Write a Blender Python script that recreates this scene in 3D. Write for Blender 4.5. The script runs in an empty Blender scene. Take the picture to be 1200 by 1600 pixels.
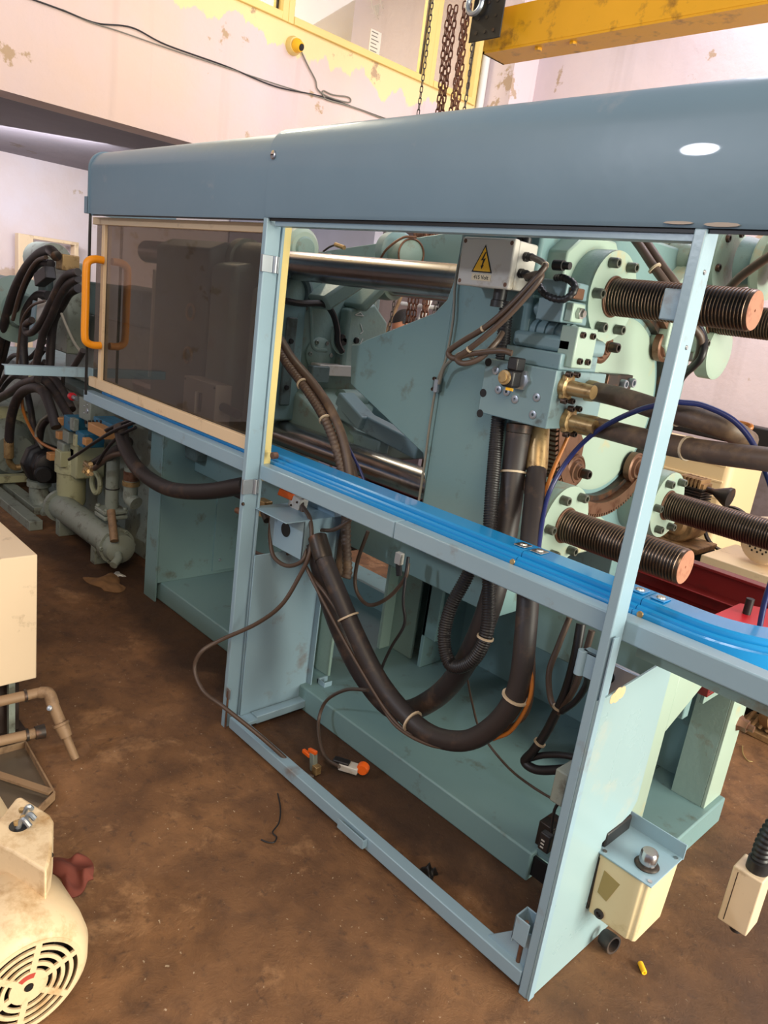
import bpy, bmesh, math, random
from mathutils import Vector, Matrix
random.seed(7)
S = bpy.context.scene; COL = S.collection
PI = math.pi
V = Vector
# ---------------- camera (solved from the vanishing points of the guard frame) ----------------
F = 1156.0
RM = Matrix(((0.67959692, 0.72147590, 0.13274244), (0.28331172, -0.09121751, -0.95467996), (-0.67667015, 0.68640505, -0.26639372)))  # world -> cam (x right, y down, z fwd)
CAM = V((0.682, -1.405, 1.6))
cd = bpy.data.cameras.new('camera'); cam = bpy.data.objects.new('camera', cd); COL.objects.link(cam)
cd.sensor_fit = 'VERTICAL'; cd.sensor_height = 36; cd.sensor_width = 27; cd.lens = 36 * F / 1600; cd.clip_start = .02
Rt = RM.transposed()
bx = Rt @ V((1, 0, 0)); by = Rt @ V((0, -1, 0)); bz = Rt @ V((0, 0, -1))
cam.matrix_world = Matrix(((bx.x, by.x, bz.x, CAM.x), (bx.y, by.y, bz.y, CAM.y), (bx.z, by.z, bz.z, CAM.z), (0, 0, 0, 1)))
S.camera = cam
def A(px, py, x=None, y=None, z=None):
    """world point where the sight line of a photo pixel meets one axis plane of the machine"""
    r = Rt @ V((px - 600, py - 800, F))
    for i, v in enumerate((x, y, z)):
        if v is not None: return CAM + r * ((v - CAM[i]) / r[i])
# ---------------- light and exposure ----------------
S.view_settings.view_transform = 'Standard'; S.view_settings.look = 'None'
S.view_settings.exposure = -0.12; S.view_settings.gamma = 1; S.view_settings.use_curve_mapping = False
def lin(c):
    c = c / 255
    return c / 12.92 if c <= .04045 else ((c + .055) / 1.055) ** 2.4
def rgb(r, g, b): return (lin(r), lin(g), lin(b), 1)
W = bpy.data.worlds.new('hall_ambient'); S.world = W; W.use_nodes = True
W.node_tree.nodes['Background'].inputs[0].default_value = (.80, .85, 1.0, 1)
W.node_tree.nodes['Background'].inputs[1].default_value = 0.48
def area(name, loc, target, sx, sy, power, col):
    l = bpy.data.lights.new(name, 'AREA'); l.shape = 'RECTANGLE'; l.size = sx; l.size_y = sy; l.energy = power; l.color = col
    o = bpy.data.objects.new(name, l); COL.objects.link(o); o.location = loc
    o.rotation_euler = (V(target) - V(loc)).to_track_quat('-Z', 'Y').to_euler()
    return o
area('assumed_right_key', (5.0, 1.2, 1.7), (0, .7, 1.2), 3.2, 3.0, 660, (1.0, .96, .80))  # assumed key light from the right, source unseen, no doorway modelled
area('assumed_lamp', (-1.75, -3.45, 2.62), (0, 0, 1.8), .22, .26, 40, (.86, .9, 1.0))  # assumed lamp behind the camera, placed for the hood highlight, no fitting modelled
S.objects['assumed_lamp'].data.shape = 'ELLIPSE'
area('warm_fill', (2.2, -2.6, 4.2), (-2.2, 0.4, .6), 2.4, 2.4, 160, (1.0, .78, .52))  # added warm fill for the left side and floor, no skylight modelled
area('far_bay_fill', (-5.5, .4, 2.38), (-6.9, 1.3, 1.5), 1.6, .8, 60, (.92, .92, 1.0))  # added fill under the soffit to brighten the far wall, not a window
area('rear_fill', (-1.0, 3.2, 4.6), (-1.6, 3.0, 1.5), 3.0, 1.6, 130, (.94, .90, 1.0))  # added indoor fill brightening the back wall and the toggle area
# ---------------- materials ----------------
MATS = {}
def mat(name, col, rough=.5, metal=0.0, var=.12, dirt=None, dirt_amt=.0, dirt_scale=3.0, bump=.0, bscale=40, spec=.5, coat=0, var_scale=4.0):
    if name in MATS: return MATS[name]
    m = bpy.data.materials.new(name); m.use_nodes = True; nt = m.node_tree; N = nt.nodes; L = nt.links
    b = N['Principled BSDF']; b.inputs['Roughness'].default_value = rough; b.inputs['Metallic'].default_value = metal
    b.inputs['Specular IOR Level'].default_value = spec; b.inputs['Coat Weight'].default_value = coat
    tc = N.new('ShaderNodeTexCoord')
    n = N.new('ShaderNodeTexNoise'); n.inputs['Scale'].default_value = var_scale; n.inputs['Detail'].default_value = 5; L.new(tc.outputs['Object'], n.inputs['Vector'])
    mx = N.new('ShaderNodeMix'); mx.data_type = 'RGBA'; L.new(n.outputs['Fac'], mx.inputs['Factor'])
    mx.inputs['A'].default_value = tuple(c * (1 - var) for c in col[:3]) + (1,); mx.inputs['B'].default_value = tuple(min(1, c * (1 + var)) for c in col[:3]) + (1,)
    out = mx.outputs['Result']
    if dirt_amt > 0:
        n2 = N.new('ShaderNodeTexNoise'); n2.inputs['Scale'].default_value = dirt_scale; n2.inputs['Detail'].default_value = 8; n2.inputs['Roughness'].default_value = .65; L.new(tc.outputs['Object'], n2.inputs['Vector'])
        r = N.new('ShaderNodeMapRange'); r.inputs['From Min'].default_value = .62 - dirt_amt * .35; r.inputs['From Max'].default_value = .78 - dirt_amt * .2; L.new(n2.outputs['Fac'], r.inputs['Value'])
        m2 = N.new('ShaderNodeMix'); m2.data_type = 'RGBA'; L.new(r.outputs['Result'], m2.inputs['Factor']); L.new(out, m2.inputs['A']); m2.inputs['B'].default_value = dirt or (.05, .03, .02, 1)
        out = m2.outputs['Result']
        r2 = N.new('ShaderNodeMapRange'); L.new(n.outputs['Fac'], r2.inputs['Value']); r2.inputs['To Min'].default_value = rough * .8; r2.inputs['To Max'].default_value = min(1, rough * 1.25); L.new(r2.outputs['Result'], b.inputs['Roughness'])
    L.new(out, b.inputs['Base Color'])
    if bump:
        n3 = N.new('ShaderNodeTexNoise'); n3.inputs['Scale'].default_value = bscale; n3.inputs['Detail'].default_value = 4; L.new(tc.outputs['Object'], n3.inputs['Vector'])
        bp = N.new('ShaderNodeBump'); bp.inputs['Strength'].default_value = bump; bp.inputs['Distance'].default_value = .01; L.new(n3.outputs['Fac'], bp.inputs['Height']); L.new(bp.outputs['Normal'], b.inputs['Normal'])
    MATS[name] = m; return m
BROWN = rgb(110, 72, 48); RUST = rgb(126, 70, 42)
guard = mat('guard_blue_paint', rgb(140, 167, 182), .3, var=.05, dirt=rgb(120, 105, 95), dirt_amt=.06, dirt_scale=5, bump=.03, bscale=90)
hoodm = mat('hood_blue_paint', rgb(108, 134, 152), .4, var=.06, dirt=rgb(160, 160, 165), dirt_amt=.1, dirt_scale=2.5, bump=.25, bscale=5, coat=.15)
teal = mat('machine_teal_paint', rgb(116, 146, 148), .38, var=.07, dirt=rgb(92, 92, 78), dirt_amt=.1, dirt_scale=9, bump=.05, bscale=60)
teal_cast = mat('teal_cast_paint', rgb(134, 158, 150), .42, var=.1, dirt=rgb(126, 104, 74), dirt_amt=.14, dirt_scale=8, bump=.12, bscale=70)
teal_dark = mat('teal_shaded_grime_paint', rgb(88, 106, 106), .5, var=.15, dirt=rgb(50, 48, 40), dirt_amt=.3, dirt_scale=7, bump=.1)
greyteal = mat('hydraulic_grey_green_paint', rgb(134, 142, 132), .4, var=.1, dirt=rgb(66, 56, 44), dirt_amt=.22, dirt_scale=16, bump=.1)
creamgreen = mat('cream_green_enamel', rgb(176, 176, 140), .35, var=.1, dirt=rgb(70, 55, 38), dirt_amt=.25, dirt_scale=12)
darksteel = mat('dark_oily_steel', rgb(58, 52, 48), .4, .5, var=.3, dirt=BROWN, dirt_amt=.3, dirt_scale=18)
blacksteel = mat('black_steel', rgb(30, 29, 30), .45, .2, var=.2)
steel = mat('bright_steel', rgb(190, 190, 186), .3, 1, var=.1, dirt=rgb(90, 70, 50), dirt_amt=.15, dirt_scale=30)
chrome = mat('chrome_bar', rgb(190, 186, 188), .24, 1, var=.05, dirt=rgb(100, 86, 76), dirt_amt=.12, dirt_scale=9)
zinc = mat('zinc_plate', rgb(165, 172, 180), .38, .8, var=.1)
rusty = mat('rusty_machined_steel', rgb(118, 86, 68), .42, .5, var=.2, dirt=rgb(80, 44, 28), dirt_amt=.3, dirt_scale=25)
thread = mat('oiled_thread_steel', rgb(108, 90, 76), .3, .85, var=.25, dirt=rgb(84, 62, 48), dirt_amt=.2, dirt_scale=12, var_scale=16)
thread_root = mat('oily_thread_root', rgb(34, 27, 24), .45, .3, var=.3)
boltgrey = mat('grey_bolt_steel', rgb(104, 108, 98), .4, .4, var=.2, dirt=rgb(60, 50, 40), dirt_amt=.2, dirt_scale=40)
rust_end = mat('rusted_bar_end', rgb(176, 124, 100), .6, .2, var=.15, dirt=rgb(120, 66, 44), dirt_amt=.35, dirt_scale=22)
brass = mat('brass_yellow_steel', rgb(172, 144, 100), .36, .5, var=.2, dirt=rgb(96, 66, 36), dirt_amt=.35, dirt_scale=30)
rubber = mat('black_rubber', rgb(44, 38, 38), .5, var=.2, dirt=rgb(92, 72, 58), dirt_amt=.25, dirt_scale=9)
rubber_dusty = mat('dusty_brown_rubber', rgb(84, 68, 58), .5, var=.2, dirt=rgb(128, 104, 80), dirt_amt=.35, dirt_scale=10)
cable_black = mat('black_cable_sheath', rgb(30, 28, 30), .45, var=.2)
cable_brown = mat('brown_cable_sheath', rgb(78, 62, 52), .45, var=.15)
cable_grey = mat('grey_cable_sheath', rgb(128, 124, 112), .45, var=.1)
tube_amber = mat('amber_nylon_tube', rgb(170, 104, 44), .3, var=.1)
tube_blue = mat('dark_blue_nylon_tube', rgb(34, 42, 92), .3, var=.1)
tie = mat('cream_cable_tie', rgb(190, 172, 146), .5, var=.05)
beige = mat('beige_door_frame_paint', rgb(222, 196, 160), .42, var=.05, dirt=rgb(150, 120, 90), dirt_amt=.1, dirt_scale=8)
cream = mat('cream_yellow_paint', rgb(226, 206, 136), .42, var=.05)
boxgrey = mat('warm_grey_enclosure_plastic', rgb(196, 192, 184), .45, var=.04, dirt=rgb(150, 130, 100), dirt_amt=.1, dirt_scale=12)
cabinet_m = mat('cream_cabinet_paint', rgb(216, 192, 162), .45, var=.04, dirt=rgb(150, 124, 96), dirt_amt=.08, dirt_scale=12)
motor_m = mat('stained_cream_motor_paint', rgb(222, 196, 158), .5, var=.08, dirt=rgb(168, 128, 78), dirt_amt=.28, dirt_scale=10, bump=.08, bscale=70)
trackblue = mat('bright_blue_enamel', rgb(30, 138, 204), .2, var=.04, coat=.3)
handle_o = mat('orange_handle_plastic', rgb(240, 150, 20), .35, var=.04)
orange = mat('orange_plastic', rgb(232, 100, 28), .4, var=.08)
yellow_crane = mat('yellow_crane_paint', rgb(230, 168, 30), .4, var=.1, dirt=rgb(110, 70, 36), dirt_amt=.2, dirt_scale=7)
redp = mat('dark_red_tray_paint', rgb(120, 30, 30), .35, var=.15, dirt=rgb(60, 26, 24), dirt_amt=.3, dirt_scale=5)
red_b = mat('red_plastic', rgb(200, 30, 44), .35)
ivory = mat('ivory_reservoir_plastic', rgb(218, 200, 160), .35, var=.06, dirt=rgb(170, 140, 84), dirt_amt=.1, dirt_scale=6)
tape = mat('brown_label_remains', rgb(156, 136, 84), .6, var=.15)
white_m = mat('white_plastic', rgb(225, 225, 222), .5, var=.03)
black_m = mat('black_print', rgb(22, 20, 20), .6, var=.0)
yellow_m = mat('yellow_sign_print', rgb(250, 190, 34), .5, var=.03)
skin = mat('skin', rgb(186, 126, 98), .5, var=.06)
hair = mat('black_hair', rgb(24, 20, 20), .55, var=.3, var_scale=60, bump=.4, bscale=220)
shirt = mat('grey_shirt_cloth', rgb(112, 116, 128), .85, var=.08)
chain_m = mat('rusty_chain_steel', rgb(108, 66, 46), .5, .4, var=.35, var_scale=30, dirt=rgb(56, 34, 28), dirt_amt=.4, dirt_scale=30)
chain_g = mat('dark_grey_chain_steel', rgb(84, 78, 74), .45, .6, var=.25, var_scale=30)
darkbrown = mat('dark_brown_sheet', rgb(50, 36, 30), .7, var=.3)  # plain dark brown for gaps, undersides and enclosed spaces
pipe_m = mat('dusty_brown_pipe', rgb(140, 112, 84), .6, .1, var=.15, dirt=rgb(90, 66, 46), dirt_amt=.3, dirt_scale=14)
yellowframe = mat('yellow_window_paint', rgb(236, 206, 128), .5, var=.05)
bluepaint = mat('mid_blue_valve_paint', rgb(44, 110, 142), .4, var=.1, dirt=rgb(60, 52, 42), dirt_amt=.25, dirt_scale=20)
copperbox = mat('tan_solenoid_plastic', rgb(190, 138, 88), .5, var=.1)
cloth_rag = mat('oily_brown_cloth', rgb(128, 94, 62), .9, var=.3, var_scale=20)
cloth_red = mat('maroon_rag_cloth', rgb(112, 54, 42), .9, var=.3, var_scale=20)
def glass(name, tint, rough=.03, fac=.5):
    m = bpy.data.materials.new(name); m.use_nodes = True; nt = m.node_tree; N = nt.nodes; L = nt.links
    for n in list(N): N.remove(n)
    o = N.new('ShaderNodeOutputMaterial'); t = N.new('ShaderNodeBsdfTransparent'); t.inputs[0].default_value = tint
    g = N.new('ShaderNodeBsdfGlossy'); g.inputs['Roughness'].default_value = rough
    d = N.new('ShaderNodeBsdfDiffuse'); d.inputs[0].default_value = rgb(150, 140, 130)
    lw = N.new('ShaderNodeLayerWeight'); lw.inputs[0].default_value = .5; pw = N.new('ShaderNodeMath'); pw.operation = 'POWER'; L.new(lw.outputs['Facing'], pw.inputs[0]); pw.inputs[1].default_value = 4
    fr = N.new('ShaderNodeMapRange'); fr.inputs['To Min'].default_value = .05; fr.inputs['To Max'].default_value = .9; L.new(pw.outputs[0], fr.inputs['Value'])
    a = N.new('ShaderNodeMixShader'); a.inputs[0].default_value = fac; L.new(t.outputs[0], a.inputs[1]); L.new(d.outputs[0], a.inputs[2])
    b = N.new('ShaderNodeMixShader'); L.new(fr.outputs[0], b.inputs[0]); L.new(a.outputs[0], b.inputs[1]); L.new(g.outputs[0], b.inputs[2])
    L.new(b.outputs[0], o.inputs[0]); MATS[name] = m; return m
smoked = glass('smoked_acrylic', (.52, .47, .43, 1), .02, .035)
winglass = glass('dusty_window_glass', (.9, .9, .86, 1), .02, .12)
# plaster walls
def plaster(name, base, base2, peel, zyel=None):
    m = bpy.data.materials.new(name); m.use_nodes = True; nt = m.node_tree; N = nt.nodes; L = nt.links; b = N['Principled BSDF']; b.inputs['Roughness'].default_value = .75
    b.inputs['Specular IOR Level'].default_value = .3
    g = N.new('ShaderNodeNewGeometry')
    def noise(s, d=6, r=.6, sc=None):
        n = N.new('ShaderNodeTexNoise'); n.inputs['Scale'].default_value = s; n.inputs['Detail'].default_value = d; n.inputs['Roughness'].default_value = r
        if sc:
            mp = N.new('ShaderNodeMapping'); mp.inputs['Scale'].default_value = sc; L.new(g.outputs['Position'], mp.inputs['Vector']); L.new(mp.outputs['Vector'], n.inputs['Vector'])
        else: L.new(g.outputs['Position'], n.inputs['Vector'])
        return n.outputs['Fac']
    def ramp(v, a, c):
        r = N.new('ShaderNodeMapRange'); r.inputs['From Min'].default_value = a; r.inputs['From Max'].default_value = c; L.new(v, r.inputs['Value']); return r.outputs['Result']
    def mix(f, x, y):
        q = N.new('ShaderNodeMix'); q.data_type = 'RGBA'; L.new(f, q.inputs['Factor'])
        for s_, v in (('A', x), ('B', y)):
            if isinstance(v, tuple): q.inputs[s_].default_value = v
            else: L.new(v, q.inputs[s_])
        return q.outputs['Result']
    c = mix(ramp(noise(.7), .35, .65), base, base2)
    streak = N.new('ShaderNodeMath'); streak.operation = 'MULTIPLY'; L.new(ramp(noise(5, 3, .5, (1, 1, .07)), .6, .78), streak.inputs[0]); streak.inputs[1].default_value = .25
    c = mix(streak.outputs[0], c, rgb(150, 130, 125))
    if zyel is not None:
        sx = N.new('ShaderNodeSeparateXYZ'); L.new(g.outputs['Position'], sx.inputs[0])
        a = N.new('ShaderNodeMath'); a.operation = 'MULTIPLY'; L.new(noise(4, 5, .6, (1, 1, .35)), a.inputs[0]); a.inputs[1].default_value = .5
        s2 = N.new('ShaderNodeMath'); s2.operation = 'ADD'; L.new(sx.outputs['Z'], s2.inputs[0]); L.new(a.outputs[0], s2.inputs[1])
        c = mix(ramp(s2.outputs[0], zyel, zyel + .015), c, rgb(238, 214, 160))
    p = ramp(noise(2.3, 9, .64), .615, .64)
    c = mix(p, c, peel)
    L.new(c, b.inputs['Base Color'])
    bp = N.new('ShaderNodeBump'); bp.inputs['Strength'].default_value = .35; bp.inputs['Distance'].default_value = .02; L.new(noise(7, 8, .6), bp.inputs['Height']); L.new(bp.outputs['Normal'], b.inputs['Normal'])
    MATS[name] = m; return m
wall_m = plaster('lavender_plaster', rgb(214, 200, 206), rgb(224, 206, 208), rgb(184, 160, 138))
wall_end = plaster('pink_white_plaster', rgb(224, 196, 180), rgb(216, 196, 198), rgb(186, 158, 128), zyel=3.485)
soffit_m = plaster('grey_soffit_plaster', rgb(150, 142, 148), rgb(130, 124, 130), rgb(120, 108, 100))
farwall_m = plaster('pale_far_wall_plaster', rgb(220, 212, 220), rgb(214, 196, 190), rgb(190, 168, 150))
def floor_material():
    m = bpy.data.materials.new('stained_concrete'); m.use_nodes = True; nt = m.node_tree; N = nt.nodes; L = nt.links; b = N['Principled BSDF']
    g = N.new('ShaderNodeNewGeometry')
    def noise(s, d=8, r=.6):
        n = N.new('ShaderNodeTexNoise'); n.inputs['Scale'].default_value = s; n.inputs['Detail'].default_value = d; n.inputs['Roughness'].default_value = r; n.inputs['Distortion'].default_value = .3
        L.new(g.outputs['Position'], n.inputs['Vector']); return n.outputs['Fac']
    def ramp(v, a, c, o=1.0):
        r = N.new('ShaderNodeMapRange'); r.inputs['From Min'].default_value = a; r.inputs['From Max'].default_value = c; r.inputs['To Max'].default_value = o; L.new(v, r.inputs['Value']); return r.outputs['Result']
    def mix(f, x, y):
        q = N.new('ShaderNodeMix'); q.data_type = 'RGBA'; L.new(f, q.inputs['Factor'])
        for s_, v in (('A', x), ('B', y)):
            if isinstance(v, tuple): q.inputs[s_].default_value = v
            else: L.new(v, q.inputs[s_])
        return q.outputs['Result']
    c = mix(ramp(noise(2.2), .3, .7), rgb(90, 62, 42), rgb(150, 108, 72))
    c = mix(ramp(noise(9), .45, .75, .8), c, rgb(76, 54, 40))
    c = mix(ramp(noise(3.4, 10, .7), .56, .72, .8), c, rgb(184, 140, 100))
    c = mix(ramp(noise(26, 6, .7), .56, .7, .7), c, rgb(70, 52, 42))
    c = mix(ramp(noise(1.3, 6, .5), .55, .72, .75), c, rgb(60, 46, 38))
    c = mix(ramp(noise(70, 3, .6), .68, .73, .7), c, rgb(200, 178, 150))
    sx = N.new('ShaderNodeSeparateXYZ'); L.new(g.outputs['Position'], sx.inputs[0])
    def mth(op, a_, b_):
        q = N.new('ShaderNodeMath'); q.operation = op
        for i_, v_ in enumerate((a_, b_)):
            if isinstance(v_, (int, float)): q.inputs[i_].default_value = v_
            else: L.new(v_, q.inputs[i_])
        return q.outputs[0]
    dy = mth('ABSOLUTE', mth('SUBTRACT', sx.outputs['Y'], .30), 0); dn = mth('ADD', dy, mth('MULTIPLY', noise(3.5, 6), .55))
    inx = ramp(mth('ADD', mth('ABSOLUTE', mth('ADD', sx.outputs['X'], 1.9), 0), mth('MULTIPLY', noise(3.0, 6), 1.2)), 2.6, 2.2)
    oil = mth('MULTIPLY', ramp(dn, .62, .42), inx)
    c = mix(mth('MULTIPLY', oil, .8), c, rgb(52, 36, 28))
    right_dim = ramp(mth('ADD', sx.outputs['X'], mth('MULTIPLY', noise(2.6, 8), .9)), .42, .75)  # darker tone painted on the right floor to offset the assumed key light from the right
    c = mix(mth('MULTIPLY', right_dim, .6), c, rgb(66, 50, 42))
    L.new(c, b.inputs['Base Color']); L.new(ramp(noise(2.5), .3, .7, .85), b.inputs['Roughness'])
    r = N.new('ShaderNodeMapRange'); L.new(noise(3), r.inputs['Value']); r.inputs['To Min'].default_value = .45; r.inputs['To Max'].default_value = .95; L.new(r.outputs['Result'], b.inputs['Roughness'])
    b.inputs['Specular IOR Level'].default_value = .35
    bp = N.new('ShaderNodeBump'); bp.inputs['Strength'].default_value = .5; bp.inputs['Distance'].default_value = .02; L.new(noise(13, 10, .72), bp.inputs['Height']); L.new(bp.outputs['Normal'], b.inputs['Normal'])
    return m
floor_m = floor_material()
# ---------------- mesh helpers ----------------
def basis(d):
    d = V(d).normalized(); u = d.cross(V((0, 0, 1)))
    if u.length < 1e-3: u = V((1, 0, 0))
    u.normalize(); return d, u, d.cross(u)
def spline(pts, k=8):
    pts = [V(p) for p in pts]
    if len(pts) < 3: return pts
    P_ = [pts[0] * 2 - pts[1]] + pts + [pts[-1] * 2 - pts[-2]]; out = []
    for i in range(1, len(P_) - 2):
        p0, p1, p2, p3 = P_[i - 1:i + 3]
        for j in range(k):
            t = j / k; out.append(.5 * ((2 * p1) + (p2 - p0) * t + (2 * p0 - 5 * p1 + 4 * p2 - p3) * t * t + (3 * p1 - p0 - 3 * p2 + p3) * t ** 3))
    out.append(pts[-1]); return out
def resample(pts, step):
    out = [pts[0]]; acc = 0
    for a, b in zip(pts, pts[1:]):
        l = (b - a).length
        while acc + l >= step:
            t = (step - acc) / l; a = a.lerp(b, t); out.append(a.copy()); l = (b - a).length; acc = 0
        acc += l
    return out
class G:
    def __init__(s): s.v = []; s.f = []
    def add(s, vs, fs):
        o = len(s.v); s.v += [V(v) for v in vs]; s.f += [tuple(i + o for i in f) for f in fs]; return s
    def box(s, x0, x1, y0, y1, z0, z1):
        return s.add([(x, y, z) for z in (z0, z1) for y in (y0, y1) for x in (x0, x1)], [(0, 2, 3, 1), (4, 5, 7, 6), (0, 1, 5, 4), (2, 6, 7, 3), (0, 4, 6, 2), (1, 3, 7, 5)])
    def obox(s, c, a, b, d):
        c = V(c); a = V(a); b = V(b); d = V(d)
        return s.add([c + a * i + b * j + d * k for k in (-1, 1) for j in (-1, 1) for i in (-1, 1)], [(0, 2, 3, 1), (4, 5, 7, 6), (0, 1, 5, 4), (2, 6, 7, 3), (0, 4, 6, 2), (1, 3, 7, 5)])
    def lathe(s, o, ax, prof, n=24, caps=True):
        d, u, w = basis(ax); o = V(o); vs = []; fs = []
        for (r, t) in prof:
            for i in range(n):
                a = 2 * PI * i / n; vs.append(o + d * t + (u * math.cos(a) + w * math.sin(a)) * r)
        for k in range(len(prof) - 1):
            for i in range(n):
                j = (i + 1) % n; fs.append((k * n + i, k * n + j, (k + 1) * n + j, (k + 1) * n + i))
        if caps:
            if prof[0][0] > 1e-5: fs.append(tuple(range(n))[::-1])
            if prof[-1][0] > 1e-5: fs.append(tuple((len(prof) - 1) * n + i for i in range(n)))
        return s.add(vs, fs)
    def cyl(s, p0, p1, r, r1=None, n=20):
        p0 = V(p0); p1 = V(p1); return s.lathe(p0, p1 - p0, [(r, 0), (r if r1 is None else r1, (p1 - p0).length)], n)
    def ring(s, c, ax, r0, r1, h, n=32):
        return s.lathe(c, ax, [(r0, 0), (r1, 0), (r1, h), (r0, h), (r0, 0)], n, False)
    def torus(s, c, ax, R, r, n=24, m=8, a0=0, a1=2 * PI):
        d, u, w = basis(ax); k = n if a1 - a0 > 6.28 else n + 1
        return s.tube([V(c) + (u * math.cos(a0 + (a1 - a0) * i / n) + w * math.sin(a0 + (a1 - a0) * i / n)) * R for i in range(n + 1)], r, m)
    def sphere(s, c, r, n=16, m=10, sc=(1, 1, 1)):
        vs = []; fs = []; c = V(c)
        for i in range(m + 1):
            t = PI * i / m
            for j in range(n):
                a = 2 * PI * j / n; vs.append(c + V((r * sc[0] * math.sin(t) * math.cos(a), r * sc[1] * math.sin(t) * math.sin(a), r * sc[2] * math.cos(t))))
        for i in range(m):
            for j in range(n):
                q = (j + 1) % n; fs.append((i * n + j, (i + 1) * n + j, (i + 1) * n + q, i * n + q))
        return s.add(vs, fs)
    def prism(s, poly, ex):
        n = len(poly); ex = V(ex); vs = [V(p) for p in poly] + [V(p) + ex for p in poly]
        return s.add(vs, [tuple(range(n))[::-1], tuple(range(n, 2 * n))] + [(i, (i + 1) % n, n + (i + 1) % n, n + i) for i in range(n)])
    def tube(s, path, r, n=10, corr=None, caps=True):
        path = [V(p) for p in path]; d = [(path[min(i + 1, len(path) - 1)] - path[max(i - 1, 0)]).normalized() for i in range(len(path))]
        _, u, _w = basis(d[0]); vs = []; fs = []
        for i, p in enumerate(path):
            u = (u - d[i] * u.dot(d[i])); u = u.normalized() if u.length > 1e-6 else basis(d[i])[1]
            w = d[i].cross(u); rr = r[i] if isinstance(r, (list, tuple)) else r
            if corr: rr = rr * (1.0 if i % 4 in (0, 1) else 1 - corr)
            for j in range(n):
                a = 2 * PI * j / n; vs.append(p + (u * math.cos(a) + w * math.sin(a)) * rr)
        for i in range(len(path) - 1):
            for j in range(n):
                q = (j + 1) % n; fs.append((i * n + j, i * n + q, (i + 1) * n + q, (i + 1) * n + j))
        if caps: fs += [tuple(range(n))[::-1], tuple((len(path) - 1) * n + j for j in range(n))]
        return s.add(vs, fs)
    def build(s, name, m, parent=None, bev=0, ang=35, stuff=False, seg=2):
        base = V((0, 0, 0))
        if parent is not None:
            base = V(parent.get('_b', (0, 0, 0)))
        else:
            mn = V((min(v.x for v in s.v), min(v.y for v in s.v), min(v.z for v in s.v))); mx = V((max(v.x for v in s.v), max(v.y for v in s.v), max(v.z for v in s.v)))
            base = V(((mn.x + mx.x) / 2, (mn.y + mx.y) / 2, mn.z))
        me = bpy.data.meshes.new(name); me.from_pydata([tuple(v - base) for v in s.v], [], s.f); me.update()
        b = bmesh.new(); b.from_mesh(me); bmesh.ops.recalc_face_normals(b, faces=b.faces); b.to_mesh(me); b.free()
        me.shade_smooth(); me.set_sharp_from_angle(angle=math.radians(ang))
        me.materials.append(m); o = bpy.data.objects.new(name, me); COL.objects.link(o)
        if parent is not None: o.parent = parent
        else: o.location = base
        o['_b'] = tuple(base)
        if bev:
            md = o.modifiers.new('bevel', 'BEVEL'); md.width = bev; md.segments = seg; md.limit_method = 'ANGLE'; md.angle_limit = math.radians(40); md.harden_normals = False
        if stuff: o['kind'] = 'stuff'
        return o
def thing(name, label, cat, loc, group=None):
    o = bpy.data.objects.new(name, None); COL.objects.link(o); o.location = loc; o.empty_display_size = .05
    o['label'] = label; o['category'] = cat; o['_b'] = tuple(loc)
    if group: o['group'] = group
    return o
def tag(o, label, cat, group=None):
    o['label'] = label; o['category'] = cat
    if group: o['group'] = group
    return o
def st(o): o['kind'] = 'structure'; return o
_bolt = {}
def bolt(p, ax, r, parent, name='bolt', m=None, h=None):
    """socket-head screw sharing one mesh per size and direction"""
    m = m or darksteel; h = h or r * 1.1; key = (round(r, 4), tuple(round(a, 3) for a in ax), m.name, round(h, 4))
    if key not in _bolt:
        g = G().lathe((0, 0, 0), ax, [(r, 0), (r, h * .85), (r * .88, h), (r * .55, h), (r * .55, h * .5), (0.0, h * .5)], 14)
        me = bpy.data.meshes.new('bolt'); me.from_pydata([tuple(v) for v in g.v], [], g.f); me.shade_smooth(); me.set_sharp_from_angle(angle=.7); me.materials.append(m); _bolt[key] = me
    o = bpy.data.objects.new(name, _bolt[key]); COL.objects.link(o); o.parent = parent; o.location = V(p) - V(parent['_b']); o['_b'] = tuple(parent['_b']); return o
def hose(name, pts, r, m, label, cat='hose', group=None, k=8, n=10, ties=(), corr=None, ends=None, tier=None):
    """a hose is a thing; ties and end sleeves are its parts"""
    sp = spline(pts, k)
    if corr: sp = resample(sp, corr[0])
    g = G().tube(sp, r, n, corr[1] if corr else None)
    if not ties and not ends:
        return tag(g.build(name, m, ang=60), label, cat, group)
    t = thing(name, label, cat, tuple(pts[0]), group)
    g.build('hose_tube' if cat == 'hose' else 'cable_sheath', m, t, ang=60)
    for f_ in ties:
        i = int(f_ * (len(sp) - 2)); d = (sp[i + 1] - sp[i]).normalized(); G().ring(sp[i] - d * .003, d, r * 1.0, (tier or r * 1.12), .006, 16).build('cable_tie', tie, t)
    if ends:
        for (i0, L_, rr, mm) in ends:
            a = sp[0] if i0 == 0 else sp[-1]; b = sp[1] if i0 == 0 else sp[-2]; d = (b - a).normalized()
            G().lathe(a - d * .005, d, [(rr * .8, 0), (rr, .004), (rr, L_ * .9), (rr * .92, L_)], 20).build('crimped_sleeve', mm, t)
    return t
# ================= SETTING =================
def plane(name, pts, m, thick):
    return st(G().prism(pts, thick).build(name, m))
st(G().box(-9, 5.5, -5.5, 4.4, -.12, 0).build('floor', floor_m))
XE = -4.2; YB = 4.36
st(G().box(-9, 5.5, YB, YB + .2, 0, 5.6).build('wall_back', wall_m))
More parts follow.
